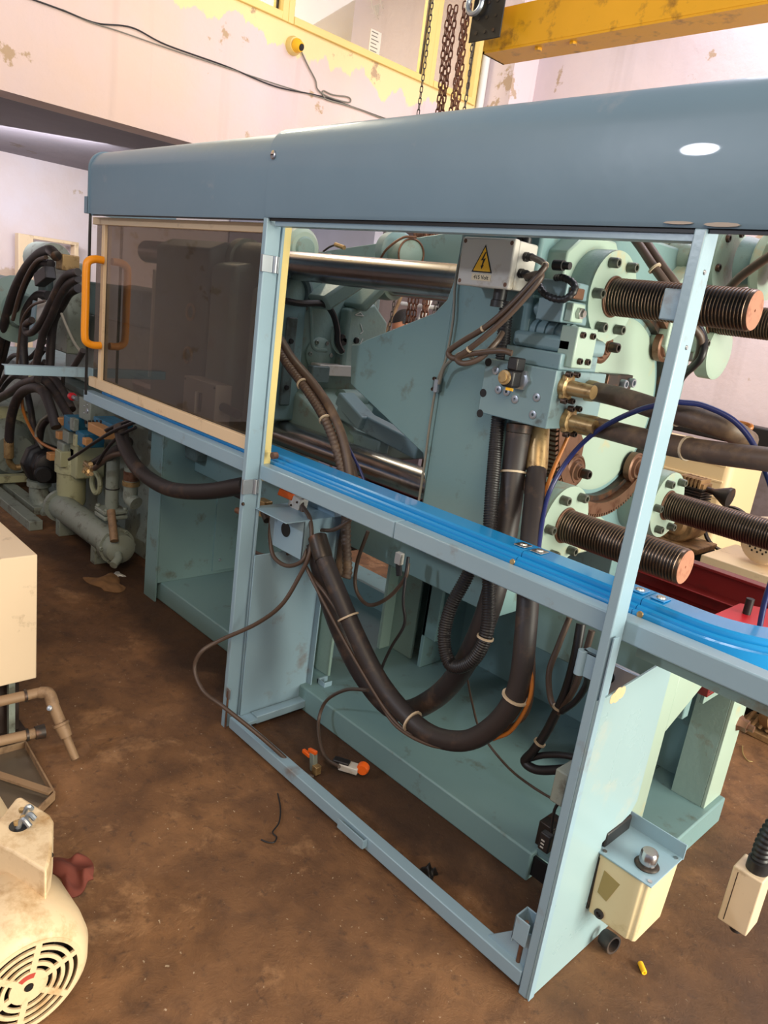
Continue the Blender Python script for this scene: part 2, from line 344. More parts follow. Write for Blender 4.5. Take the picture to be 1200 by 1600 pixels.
# end wall above the opening, around the windows
w0 = A(440, 45, x=XE); zs = 3.38; soff = 2.46
g = G(); g.box(XE - .22, XE, -5.5, YB, soff, zs); g.box(XE - .22, XE, -5.5, YB, 4.5, 5.6)
g.box(XE - .22, XE, -5.5, .4, zs, 4.5); g.box(XE - .22, XE, 3.95, YB, zs, 4.5)
st(g.build('wall_end', wall_end))
st(G().box(-7.2, -7.0, -5.5, YB, 0, 2.6).build('wall_far', farwall_m))
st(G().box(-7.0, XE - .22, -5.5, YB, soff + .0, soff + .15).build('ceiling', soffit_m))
st(G().box(XE - .1, XE + .32, YB - .32, YB, 0, 5.6).build('trim_1', wall_m))
# windows in the end wall (yellow frames)
yA, yB_, yC = 1.93, 3.30, 3.95
for k, (a, b) in enumerate(((.4, 1.93), (1.93, 3.36), (3.36, 3.95))):
    t = bpy.data.objects.new('window_%d' % (k + 1), None); COL.objects.link(t); t.location = (XE, (a + b) / 2, zs); t['_b'] = tuple(t.location); st(t)
    g = G(); w = .05
    g.box(XE - .1, XE + .02, a, a + w, zs, 4.5); g.box(XE - .1, XE + .02, b - w, b, zs, 4.5); g.box(XE - .1, XE + .025, a + w, b - w, zs, zs + w); g.box(XE - .1, XE + .02, a + w, b - w, 4.45, 4.5)
    g.build('window_frame', yellowframe, t, .004)
    g = G(); q = .012; g.box(XE - .052, XE - .035, a + w, a + w + q, zs + w, 4.45); g.box(XE - .052, XE - .035, b - w - q, b - w, zs + w, 4.45); g.box(XE - .052, XE - .035, a + w, b - w, zs + w, zs + w + q)
    g.build('gasket', darksteel, t)
    G().box(XE - .045, XE - .04, a + w, b - w, zs + w, 4.45).build('pane', winglass, t)
# office room behind the windows
st(G().box(-6.6, -6.5, -.5, YB, soff + .15, 5.6).build('wall_office', mat('office_wall_paint', rgb(206, 196, 172), .8)))
area('assumed_office_light', (-5.3, 1.6, 4.9), (-5.6, 1.6, 3), 1.4, .5, 230, (1, .93, .80))  # assumed light added to brighten the office interior, no fixture modelled
# wall fan in the office and the ventilation notice on the pane
fc = A(600, 2, x=-6.1)
t = thing('wall_fan', 'white caged wall fan seen through the upper office window', 'fan', tuple(fc))
g = G()
for i in range(22):
    a = 2 * PI * i / 22; d = V((0, math.cos(a), math.sin(a)))
    g.tube([fc + d * .03 + V((.06, 0, 0)), fc + d * .12 + V((.075, 0, 0)), fc + d * .2 + V((.02, 0, 0)), fc + d * .2 - V((.05, 0, 0))], .002, 4)
for R_ in (.2, .12): g.torus(fc + V((.02 if R_ > .15 else .075, 0, 0)), (1, 0, 0), R_, .004, 28, 5)
g.build('cage', white_m, t)
g = G()
for i in range(3):
    a = 2 * PI * i / 3
    g.prism([fc + V((0, math.cos(a + o) * r_, math.sin(a + o) * r_)) for o, r_ in ((-.1, .03), (-.45, .16), (0, .18), (.35, .15), (.2, .03))], (.008, 0, 0))
g.build('blade', white_m, t)
G().cyl(fc + V((-.1, 0, 0)), fc + V((.06, 0, 0)), .05).build('hub', white_m, t)
G().cyl(fc + V((-.1, 0, 0)), fc + V((-.38, 0, -.1)), .025).build('bracket', white_m, t)
nc = A(585, 78, x=XE - .036)
n = G().box(XE - .039, XE - .036, nc.y - .055, nc.y + .055, nc.z - .11, nc.z + .13).build('printed_notice', mat('notice_paper', rgb(220, 214, 196), .7)); tag(n, 'small pale printed notice stuck on the office window pane', 'notice')
g = G()
for i in range(9): g.box(XE - .036, XE - .0355, nc.y - .045, nc.y + random.uniform(.01, .045), nc.z + .11 - i * .025, nc.z + .117 - i * .025)
g.build('print_lines', mat('grey_print', rgb(120, 112, 98), .7), n)
# camera dome and its cable
c0 = A(457, 72, x=XE)
t = thing('security_camera', 'small yellow dome camera under the office window', 'camera', tuple(c0))
G().lathe(c0, (1, 0, 0), [(.06, 0), (.06, .02), (.05, .045)], 24).build('base', yellowframe, t)
G().lathe(c0 + V((.04, 0, 0)), (1, .3, -.3), [(.045, 0), (.045, .02), (.03, .05)], 20).build('lens_ball', yellow_m, t)
G().lathe(c0 + V((.075, .01, -.01)), (1, .3, -.3), [(.022, 0), (.022, .02), (.0, .022)], 16).build('lens', black_m, t)
def onwall(l, dx=.012): return [A(px, py, x=XE + dx) for px, py in l]
hose('camera_cable', onwall([(470, 78), (480, 100), (493, 125), (497, 140), (515, 152), (545, 160), (545, 152), (520, 148), (505, 142), (510, 155), (548, 166), (600, 186)]), .005, cable_grey, 'pale looped cable hanging from the dome camera', 'cable')
hose('wall_cable', onwall([(40, -5), (98, 16), (150, 36), (206, 43), (260, 70), (355, 104), (430, 135), (500, 150), (560, 170), (640, 200)]), .0045, cable_black, 'dark cable sagging across the plaster end wall', 'cable')
hose('wall_cable', onwall([(98, 15), (140, 34), (190, 50), (270, 78), (355, 106), (440, 134), (520, 158), (600, 184), (640, 196)]), .0035, cable_grey, 'thin pale cable running below the dark one on the end wall', 'cable')
# white conduit at the corner
hose('wall_conduit', [(XE + .03, 4.0, 5.4), (XE + .03, 3.99, 4.4), (XE + .03, 4.0, 3.4), (XE + .03, 4.0, 2.2)], .035, white_m, 'white vertical pipe beside the window on the end wall', 'pipe', n=12)
# crane girder
cy0 = 2.1; cz = 3.03
t = thing('crane_girder', 'yellow overhead crane girder with flanges near the back wall', 'crane', (-1, cy0, cz))
g = G(); x0, x1 = -2.5, 4.5
g.box(x0, x1, cy0, cy0 + .19, cz, cz + .012).build('bottom_flange', yellow_crane, t)
G().box(x0, x1, cy0 + .08, cy0 + .095, cz + .012, cz + .2).build('web', yellow_crane, t)
G().box(x0, x1, cy0 - .0, cy0 + .19, cz + .2, cz + .215).build('top_flange', yellow_crane, t)
G().box(x0, x0 + .012, cy0 - .0, cy0 + .19, cz, cz + .215).build('end_plate', yellow_crane, t)
G().box(x0, x1, cy0 - .002, cy0 + .01, cz + .012, cz + .2).build('side_plate', yellow_crane, t)
for i in range(2): G().lathe((x0 + .35 + i * .22, cy0 + .05, cz - .012), (0, 0, 1), [(.018, 0), (.022, .006), (.02, .014)], 6).build('nut', yellow_crane, t)
t = thing('crane_bridge', 'second yellow crane beam crossing above the long girder', 'crane', (-1.9, 2.5, 3.3))
G().box(-2.35, 1.2, 2.35, 2.42, 3.28, 3.46).build('web', yellow_crane, t)
G().box(-2.35, 1.2, 2.3, 2.47, 3.262, 3.28).build('bottom_flange', yellow_crane, t)
G().box(-1.95, -1.88, 2.06, 2.45, 3.29, 3.5).build('cross_plate', yellow_crane, t)
G().box(-2.42, -2.39, 2.0, 2.06, 3.24, 3.6).build('end_stop', yellow_crane, t)
# chain hoist
hy = 2.0
t = thing('chain_hoist', 'dark perforated hoist trolley with sprocket under the crane', 'hoist', (-2.55, hy, 3.2))
p = A(745, 30, y=hy)
g = G(); g.box(p.x - .02, p.x + .2, hy - .02, hy - .012, p.z - .12, p.z + .4); g.build('side_plate', blacksteel, t, .003)
g = G()
for i in range(4):
    for j in range(3): g.cyl((p.x + .03 + j * .06, hy - .024, p.z - .08 + i * .07), (p.x + .03 + j * .06, hy - .019, p.z - .08 + i * .07), .009, n=10)
g.build('rivet', darksteel, t, stuff=True)
q = A(742, 5, y=hy - .05); G().torus(q, (0, 1, 0), .05, .014, 24, 8).build('sprocket', zinc, t)
q = A(712, -5, y=hy); G().lathe((q.x, hy - .08, q.z + .12), (0, 1, 0), [(.06, 0), (.07, .02), (.07, .1), (.06, .12)], 24).build('hoist_body', darksteel, t)
def link_mesh(R, r, h, name, m):
    pts = []
    for i in range(17):
        a = 2 * PI * i / 16; pts.append(V((math.cos(a) * R, 0, math.sin(a) * R + (h if math.sin(a) > 1e-6 else (-h if math.sin(a) < -1e-6 else 0)))))
    g = G().tube(pts, r, 6, caps=False); me = bpy.data.meshes.new(name); me.from_pydata([tuple(v) for v in g.v], [], g.f); me.shade_smooth(); me.materials.append(m); return me
lk_big = link_mesh(.0105, .0042, .012, 'link', chain_m); lk_small = link_mesh(.008, .003, .010, 'link', chain_g)
def chain(px, label, me, pitch, ztop, zbot, y, wob=.006, group=None):
    top = A(px[0], px[1], y=y); t = thing('hoist_chain', label, 'chain', (top.x, y, zbot), group)
    z = ztop; i = 0
    while z > zbot:
        o = bpy.data.objects.new('link', me); COL.objects.link(o); o.parent = t
        o.location = (wob * math.sin(z * 9 + px[0]), wob * math.cos(z * 7), z - zbot); o.rotation_euler = (0, 0, (PI / 2) * (i % 2) + .35); i += 1; z -= pitch
chain((665, 90), 'thin dark grey hand chain, leftmost of the hoist chains', lk_small, .031, 3.6, 1.35, hy)
chain((693, 90), 'rusty load chain just right of the thin grey one', lk_big, .038, 3.25, 1.35, hy)
chain((703, 90), 'rusty load chain, second of the pair under the hoist body', lk_big, .038, 3.25, 1.35, hy + .02)
chain((698, 90), 'rusty load chain squeezed between the two front rusty strands', lk_big, .038, 3.25, 1.36, hy + .05)
chain((720, 90), 'dark brown load chain at the back of the second strand bundle', lk_big, .038, 3.25, 1.36, hy - .03)
chain((716, 90), 'dark brown load chain beside the pale window strip', lk_big, .038, 3.25, 1.36, hy)
chain((724, 90), 'dark brown load chain against the white wall pipe', lk_big, .038, 3.25, 1.36, hy + .03)
chain((736, 90), 'thin grey hand chain, rightmost of the hoist chains', lk_small, .031, 3.15, 1.35, hy)
b0 = A(663, 366, y=hy)
t = thing('hook_block', 'rusty hook block hanging just below the blue hood', 'hook', tuple(b0))
G().box(b0.x - .055, b0.x - .035, hy - .04, hy + .04, b0.z - .05, b0.z + .1).build('side_plate', rusty, t, .004)
G().box(b0.x + .035, b0.x + .055, hy - .04, hy + .04, b0.z - .05, b0.z + .1).build('side_plate', rusty, t, .004)
G().lathe((b0.x - .03, hy, b0.z), (1, 0, 0), [(.04, 0), (.03, .02), (.03, .04), (.04, .06)], 20).build('pulley', rusty, t)
G().torus((b0.x, hy, b0.z - .11), (0, 1, 0), .045, .012, 20, 8, -2.4, 2.0).build('hook', rusty, t)
b1 = A(677, 366, y=hy + .05)
t = thing('hook_block', 'small dark grey chain block beside the rusty hook block', 'hook', tuple(b1))
G().lathe((b1.x - .03, hy + .05, b1.z), (1, 0, 0), [(.035, 0), (.045, .01), (.045, .05), (.035, .06)], 20).build('drum', darksteel, t)
G().box(b1.x - .035, b1.x + .035, hy + .02, hy + .08, b1.z + .03, b1.z + .08).build('yoke', darksteel, t, .004)
# ================= GUARD FRAME =================
gf = thing('machine_guard', 'blue painted sheet-metal guard frame with posts, sill and hood along the machine', 'guard', (-1.3, 0, 0))
HB = 1.814
def post(x0, x1, name, mm, z0=0):
    g = G(); g.box(x0, x1, 0, .055, z0, HB); return g.build(name, mm, gf, .003)
# post by the end panel: box with stiffening lip
post(-.004, .02, 'post', guard)
pst = post(-1.408, -1.385, 'post', guard)
g = G(); g.box(-1.392, -1.378, .056, .066, 0, HB); g.build('post_channel', guard, gf, .002)
G().box(-2.748, -2.740, .0, .012, 1.02, HB).build('thin_post', blacksteel, gf, .002)
# hood: two rolled sheets
def hood(x0, x1, name, yoff=0, dz=0):
    prof = [(0 + yoff, HB), (-.004 + yoff, HB + .01), (-.004 + yoff, HB + .185)]
    R_ = .085
    for i in range(1, 10):
        a = i / 9 * PI / 2 * .94; prof.append((-.004 + yoff + R_ * (1 - math.cos(a)), HB + .185 + R_ * math.sin(a)))
    prof.append((.42, prof[-1][1] + .02))
    t_ = .004; n = len(prof)
    inner = [(y + t_, z - t_) for y, z in prof]; inner[0] = (prof[0][0] + t_, HB)
    poly = prof + inner[::-1]
    vs = [(x, y, z + dz) for x in (x0, x1) for y, z in poly]; m_ = len(poly); fs = []
    for i in range(m_):
        j = (i + 1) % m_; fs.append((i, j, m_ + j, m_ + i))
    for i in range(n - 1):
        fs.append((i, m_ - 1 - i, m_ - 2 - i, i + 1)); fs.append((m_ + i, m_ + i + 1, 2 * m_ - 2 - i, 2 * m_ - 1 - i))
    return G().add(vs, fs).build(name, hoodm, gf, ang=30)
h1 = hood(-2.758, -1.406, 'hood_panel', .010, -.008)
h2 = hood(-1.398, 1.1, 'hood_panel', 0, 0)
# closed left end of the hood
g = G(); pr = [(.0, HB), (.0, HB + .185)] + [(.0 + .085 * (1 - math.cos(a / 8 * PI / 2)), HB + .185 + .08 * math.sin(a / 8 * PI / 2)) for a in range(1, 9)] + [(.42, HB + .27), (.42, HB)]
g.prism([(-2.765, y, z) for y, z in pr], (.008, 0, 0)); g.build('hood_end_cap', hoodm, gf)
G().box(-2.80, -2.758, .0, .05, HB - .0, HB + .07).build('hood_stop', hoodm, gf, .002)
sc = A(427, 242, y=-.006); s_ = G().lathe((sc.x, -.004, sc.z), (0, -1, 0), [(.013, 0), (.013, .004), (.01, .006)], 20).build('quarter_turn_lock', chrome, h2)
G().box(sc.x - .006, sc.x + .006, -.0115, -.0105, sc.z - .0015, sc.z + .0015).build('lock_slot', black_m, gf)
for (px, py, w_, h_) in ((1060, 348, .03, .0028), (1128, 351, .034, .004)):
    c = A(px, py, y=-.005); vs_ = [(c.x + w_ * math.cos(a * PI / 5) , -.0042, c.z + h_ * math.sin(a * PI / 5)) for a in range(10)]
    G().prism([(a_, -.0046, c_) for a_, b_2, c_ in vs_], (0, -.0012, 0)).build('filler_patch', mat('faded_filler', rgb(168, 158, 148), .6), h2)
# header rail under the hood
g = G(); g.box(-1.365, -.004, .015, .022, HB - .022, HB + .04); g.box(-1.365, -.004, .022, .05, HB - .022, HB - .016)
g.build('header_rail', guard, gf, .001)
G().box(-2.72, 1.1, .008, .013, HB - .008, HB + .04).build('header_seal', blacksteel, gf)
# sill beam in two lengths
for a, b in ((-2.895, -.7125), (-.7105, 1.1)):
    g = G(); g.box(a, b, .057, .105, .967, 1.018); o = g.build('sill_beam', guard, gf, .004, seg=3)
# underside flange of the sill
G().box(.03, 1.1, .12, .125, .92, .967).build('sill_flange', teal_cast, gf)
# floor rail
G().box(-1.355, -.006, .0, .04, .018, .062).build('floor_rail', guard, gf, .003)
G().box(-1.36, -1.32, .1, .40, .018, .05).build('cross_rail', guard, gf, .003)
G().box(-1.365, -1.31, .04, .1, .03, .045).build('cross_bracket', guard, gf, .002)
g = G(); g.box(-1.345, -1.335, .40, .45, .02, .12); g.box(-1.345, -1.30, .40, .405, .02, .12); g.box(-1.30, -1.295, .40, .44, .02, .12); g.build('rail_clip', guard, gf, .002)
g = G(); e0 = A(530, 1293, y=-.01); g.box(-.70, -.585, -.018, -.014, .03, .06); g.box(-.70, -.585, -.018, .0, .028, .032); g.box(-.585, -.58, -.018, 0, .03, .058); g.build('rail_bracket', guard, gf, .001)
# corner gusset and tension pin at the foot of the right post
g = G(); g.prism([(-.13, .02, .062), (-.012, .02, .062), (-.012, .02, .16), (-.045, .02, .15)], (0, .004, 0)); g.build('corner_gusset', guard, gf)
g = G(); g.box(-.055, -.05, .0, .05, .12, .2); g.box(-.055, -.012, .0, .004, .13, .2); g.box(-.055, -.012, .046, .05, .12, .2); g.build('pin_bracket', guard, gf, .002)
G().cyl((-.032, .02, .03), (-.032, .02, .185), .006).build('tension_pin', rusty, gf)
G().lathe((-.032, .02, .155), (0, 0, 1), [(.011, 0), (.011, .012)], 6).build('nut', steel, gf)
# hinge tabs on the posts
for (zz, px) in ((1.66, 0), (.91, 0)):
    z = A(423, 412, y=0).z if zz > 1.5 else A(412, 775, y=0).z
    g = G(); g.box(-1.392, -1.384, -.008, -.002, z - .026, z + .026); g.box(-1.386, -1.381, -.008, .062, z - .026, z + .026); g.cyl((-1.380, .040, z - .026), (-1.380, .040, z + .026), .009, n=12); g.build('hinge_tab', zinc, gf, .001)
z = A(1040, 475, y=.03).z
G().box(-.05, -.004, .028, .04, z - .03, z + .03).build('hinge_tab', guard, gf, .003)
g = G(); z = A(915, 1028, y=.06).z; g.box(-.052, -.012, .03, .036, z - .03, z + .03); g.cyl((-.05, .03, z - .03), (-.05, .03, z + .03), .011, n=14); g.box(-.052, -.012, .03, .06, z + .025, z + .03); g.build('hinge_tab', guard, gf, .001)
bolt((-1.375, -.004, A(404, 798, y=0).z), (0, -1, 0), .006, gf)
# foot adjuster in the middle post
zf = A(365, 1085, y=0).z
g = G(); g.box(-1.383, -1.358, -.006, -.001, zf - .03, zf + .012); g.build('foot_clip', zinc, gf, .002)
G().cyl((-1.372, -.003, 0.005), (-1.372, -.003, zf), .004, n=10).build('foot_pin', rusty, gf)
# small screw heads on the right post
for py in (402, 487, 1262):
    pass
for z in (1.74, 1.6, .55, .95):
    G().lathe((.0205, .03, z), (1, 0, 0), [(.005, 0), (.004, .002)], 10).build('rivet', zinc, gf)
# end panel (x = .02) below the sill, with cut-out for the grease reservoir
X = .02
poly = [(0.0, .0), (.42, 0.0), (.385, .045), (.34, .10), (.22, .15), (.205, .37), (.335, .40), (.36, .43), (.36, .86), (.04, .835), (.0, .835)]
pts = [(X, y + .002, z + .002) for y, z in poly]
G().prism(pts, (.006, 0, 0)).build('end_panel', mat('lit_guard_paint', rgb(146, 172, 178), .28, var=.04, dirt=rgb(170, 176, 168), dirt_amt=.03, dirt_scale=5), gf, .001)  # guard paint mixed slightly lighter because this end face is lit
G().box(X + .006, X + .009, .0, .022, .002, .99).build('panel_fold', guard, gf)
# chipped paint spots
g = G()
for (px, py, r_) in ((965, 1086, .02), (972, 1082, .016), (958, 1091, .014)):
    c = A(px, py, x=X + .0065); g.lathe(c, (1, 0, 0), [(r_, 0), (r_ * .6, .0008)], 9)
g.build('filler_patch', mat('tan_filler', rgb(206, 180, 140), .7), gf)
# panel at the middle post (x = -1.37)
xm = -1.37
G().prism([(xm, .055, .02), (xm, .37, .012), (xm, .37, .69), (xm, .055, .69)], (.005, 0, 0)).build('side_panel', guard, gf, .001)
G().box(xm, xm + .03, .365, .37, .03, .69).build('panel_fold', guard, gf)
# bracket box below the sill at the middle post
g = G(); g.box(-1.40, -1.20, .13, .134, .72, .86); g.box(-1.204, -1.2, .13, .3, .70, .86); g.box(-1.4, -1.2, .05, .3, .86, .864); g.box(-1.4, -1.2, .26, .264, .864, .92)
g.build('switch_bracket', guard, gf, .001)
for i in range(3): G().lathe((-1.36 + i * .055, .2595, .893), (0, -1, 0), [(.006, 0), (.006, .002)], 10).build('bracket_slot', blacksteel, gf)
G().lathe((-1.3, .129, .80), (0, -1, 0), [(.026, 0), (.026, .001)], 20).build('bracket_hole', blacksteel, gf)
# ================= SLIDING DOOR =================
dt = thing('sliding_door', 'sliding safety door with beige frame and smoked window left of the middle post', 'door', (-2.0, .03, 1.07))
x0, x1 = -2.84, -1.40; zb, zt = 1.048, 1.807
g = G(); g.box(x0, x1, .057, .077, 1.048, 1.094); g.build('bottom_rail', beige, dt, .002)
G().box(x0, x1, .057, .077, 1.776, zt).build('top_rail', beige, dt, .002)
G().box(-2.752, -2.722, .062, .0775, 1.06, zt).build('stile', beige, dt, .002)
G().box(-2.83, -2.80, .105, .112, 1.055, zt).build('stile', zinc, dt, .001)
G().box(x0, x1 - .0, .0785, .0815, 1.06, 1.80).build('smoked_pane', smoked, dt)
G().box(-1.402, -1.398, .078, .106, 1.03, zt + .0).build('edge_stile', cream, dt, .001)
G().box(-1.410, -1.401, .057, .078, 1.06, 1.8).build('stile_gap', darkbrown, dt)  # dark strip painted in for the gap ahead of the edge stile
G().box(-1.41, -1.396, .07, .106, 1.015, 1.06).build('edge_foot', cream, dt, .001)
# orange pull handle
hz0, hz1 = A(150, 541, y=.02).z, A(150, 405, y=.02).z; hx = A(153, 475, y=.04).x
pts = [(hx, .058, hz0), (hx, .022, hz0), (hx, -.006, hz0 + .012), (hx, -.016, hz0 + .045), (hx, -.016, (hz0 + hz1) / 2), (hx, -.016, hz1 - .045), (hx, -.006, hz1 - .012), (hx, .022, hz1), (hx, .058, hz1)]
G().tube(spline(pts, 6), .017, 14).build('pull_handle', handle_o, dt, ang=60)
# hinge wheel
c = A(425, 712, y=.075); G().lathe(c, (0, 1, 0), [(.012, 0), (.012, .02)], 14).build('runner_wheel', rusty, dt)
c = A(384, 708, y=.045); G().lathe((c.x, .043, c.z), (0, 1, 0), [(.0, 0), (.009, .003), (.011, .012)], 14).build('door_knob', zinc, dt)
# ================= BLUE TRACK =================
tr = thing('door_track', 'bright blue grooved door track running behind the grey-blue sill', 'track', (-1.0, .1, 1.0))
prof = [(y + .058, z - .021) for y, z in [(.048, 1.0), (.048, 1.047), (.056, 1.049), (.058, 1.043), (.063, 1.043), (.065, 1.052), (.072, 1.056), (.076, 1.046), (.081, 1.046), (.083, 1.064), (.09, 1.068), (.155, 1.07), (.157, 1.066), (.157, 1.0)]]
def track(x0, x1, name='track_length'):
    n = len(prof); vs = [(x, y, z) for x in (x0, x1) for y, z in prof]
    return G().add(vs, [(i, (i + 1) % n, n + (i + 1) % n, n + i) for i in range(n)] + [tuple(range(n)), tuple(range(n, 2 * n))]).build(name, trackblue, tr, ang=25)
j1 = A(830, 858, z=1.07).x; j2 = A(1052, 962, z=1.065).x
j1, j2 = -.33, .004
track(-2.80, j1 - .001); track(j1 + .001, j2 - .001); track(j2 + .001, .12)
# curved end
n = len(prof); vs = []; K = 14; cx, cyy = .12, .385
for k in range(K + 1):
    a = k / K * PI / 2
    for y, z in prof:
        R_ = cyy - y; vs.append((cx + R_ * math.sin(a), cyy - R_ * math.cos(a), z))
fs = [(k * n + i, k * n + (i + 1) % n, (k + 1) * n + (i + 1) % n, (k + 1) * n + i) for k in range(K) for i in range(n)]
G().add(vs, fs + [tuple(range(n)), tuple(K * n + i for i in range(n))]).build('track_curve', trackblue, tr, ang=25)
for jx in (j1, j2):
    for s_ in (-1, 1):
        cc = V((jx + s_ * .026, .18, 1.05)); o = G().box(cc.x - .017, cc.x + .017, .16, .198, 1.049, 1.0515).build('joint_plate', steel if jx < 0 else trackblue, tr, .001)
        G().lathe(cc + V((0, 0, .001)), (0, 0, 1), [(.011, 0), (.009, .004)], 14).build('screw', steel, o)
for s_ in (-1, 1):
    G().lathe((j2 + s_ * .02 - .0, .107, 1.023), (0, -1, 0), [(.008, 0), (.007, .004)], 12).build('joint_screw', brass, tr)
c = V((-.33, .107, 1.023)); G().lathe(c, (0, -1, 0), [(.008, 0), (.007, .004)], 12).build('joint_screw', brass, tr)
# ================= MACHINE BED =================
bed = thing('machine_bed', 'low teal steel bed and frame of the moulding machine behind the guard', 'machine', (-1.3, .8, 0))
# base slab with slight front ledge
g = G(); g.box(-2.60, -.22, .33, 1.5, .0, .10); g.build('base_plinth', teal, bed, .006)
G().box(-.22, .02, .60, 1.17, .0, .10).build('base_plinth', teal, bed, .006)
G().box(-.22, -.02, .36, .60, .085, .10).build('deck_plate', teal, bed)
G().box(-2.56, -1.50, 1.14, 1.16, .10, .20).build('rear_web', teal, bed)
G().box(-1.50, -.02, 1.14, 1.16, .10, .50).build('rear_web', teal, bed)
G().box(-2.56, -1.80, 1.14, 1.16, .50, .63).build('rear_web', teal, bed)
G().box(-1.10, -.02, 1.14, 1.16, .50, .63).build('rear_web', teal, bed)
G().box(-2.62, -.012, 1.17, 1.30, .52, .62).build('rear_rail', teal, bed, .004)
G().box(-2.62, -.60, .48, .64, .68, .79).build('front_rail', teal, bed, .004)
# left leg column
g = G(); g.box(-2.66, -2.54, .30, .31, .0, .99); g.box(-2.55, -2.54, .31, 1.14, .1, .86); g.box(-2.66, -2.65, .31, 1.14, 0, .86)
g.build('left_column', teal, bed, .002)
G().box(-2.545, -2.53, .62, 1.13, .12, .70).build('inner_panel', teal, bed, .001)
for y, z in ((.66, .18), (.66, .55), (1.08, .3)): G().lathe((-2.53, y, z), (1, 0, 0), [(.009, 0), (.007, .006)], 12).build('panel_screw', zinc, bed)
# divider columns in the middle of the bed
g = G(); g.box(-1.47, -1.45, .34, .52, .10, .80); g.box(-1.47, -1.36, .47, .485, .10, .80); g.build('divider_column', teal_cast, bed, .003)
g = G(); g.box(-1.46, -1.44, .84, 1.14, .10, .63); g.box(-1.46, -1.30, .90, .915, .1, .63); g.build('divider_column', teal_cast, bed, .003)
g = G(); g.box(-1.24, -1.22, .88, 1.14, .10, .63); g.box(-1.24, -1.16, .88, .90, .25, .63); g.build('divider_column', teal, bed, .003)
# red-brown drip tray inside, above the left bay
tg = G(); tg.box(-2.3, .02, .70, 1.45, .64, .65); tg.box(-2.3, .02, 1.43, 1.45, .65, .80); tg.box(-2.3, .02, 1.40, 1.45, .80, .81); tg.box(-2.3, .02, 1.36, 1.43, .71, .715); tg.box(-2.3, .02, .69, .70, .64, .70)
tag(tg.build('drip_tray', redp, bev=.002), 'long dark red drip tray lying under the threaded bars', 'tray')
G().box(-.62, -.016, .65, .688, .56, .72).build('side_beam', teal, bed, .004)
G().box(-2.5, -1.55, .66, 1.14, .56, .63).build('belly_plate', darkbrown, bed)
for y0_ in (.46, 1.24): G().box(-.93, -.63, y0_, y0_ + .2, .63 if y0_ > 1 else .79, .84).build('platen_foot', teal, bed, .004)
# right end frame
pale = mat('lit_green_frame_paint', rgb(160, 180, 166), .35, var=.06, dirt=rgb(190, 170, 120), dirt_amt=.08, dirt_scale=7)  # machine paint with the brightness of the lit faces put into its tone
g = G(); g.box(-.012, .0, .37, .50, .10, .79); g.prism([(-.012, .50, .75), (-.012, .50, .58), (-.012, .74, .69), (-.012, .74, .75)], (.012, 0, 0)); g.build('end_column', pale, bed, .002)
G().box(-.012, .0, 1.03, 1.17, .1, .63).build('end_column', pale, bed, .002)
G().box(-.015, -.003, .745, 1.03, .59, .63).build('end_beam', teal_cast, bed, .002)
G().box(-.12, -.012, 1.03, 1.04, .10, .63).build('end_web', teal_cast, bed, .002)
G().box(-.34, -.32, .80, 1.14, .10, .63).build('inner_bulkhead', teal_dark, bed, .002)  # dark paint stands in for the shade inside the end frame
G().lathe((.0, 1.14, .40), (1, 0, 0), [(.03, 0), (.022, .012), (.022, .03), (.012, .03), (.012, .05)], 6).build('drain_plug', rusty, bed)
# little lug and lock plate at the right of the bed
G().box(-.22, -.17, .33, .40, .14, .22).build('foot_pad_lug', darksteel, bed, .003)
c = A(820, 1370, y=.34)
G().box(-.24, -.10, .345, .355, .02, .085).build('foot_recess', blacksteel, bed)
c = A(985, 1062, y=.36)
o = G().box(c.x - .09, c.x + .03, .36, .375, c.z - .08, c.z + .02).build('lock_plate', zinc, bed, .003)
G().lathe((c.x - .06, .36, c.z - .02), (0, -1, 0), [(.018, 0), (.012, .012)], 16).build('lock_hole', blacksteel, o)
# ================= REAR PLATEN =================
rp = thing('rear_platen', 'large teal cast rear platen with swept side arms and round nut housings', 'machine', (-.8, .95, .86))
X1 = -.63
# main casting in y-z outline
out = [(.40, .86), (.40, 1.86), (.50, 1.93), (1.40, 1.93), (1.50, 1.86), (1.50, .90), (1.44, .84), (1.16, .82), (1.10, .86), (.80, .86), (.72, .82), (.46, .82)]
G().prism([(-.93, y, z) for y, z in out], (X1 + .93, 0, 0)).build('casting', teal, rp, .01)
# side arms toward the toggle: outline in x-z
arm = [(-.93, 1.90), (-.94, 1.70), (-.955, 1.645), (-1.0, 1.60), (-1.31, 1.475), (-1.345, 1.455), (-1.385, 1.45), (-1.365, 1.31), (-.96, 1.145), (-.93, 1.05)]
G().prism([(x, .405, z) for x, z in arm], (0, .05, 0)).build('side_arm', teal, rp, .004)
G().prism([(x, 1.45, z) for x, z in [(-.93, 2.0), (-1.95, 1.985), (-2.9, 1.86), (-2.9, 1.76), (-1.9, 1.68), (-1.5, 1.55), (-1.365, 1.31), (-.96, 1.145), (-.93, 1.05)]], (0, .05, 0)).build('side_arm', teal, rp, .004)
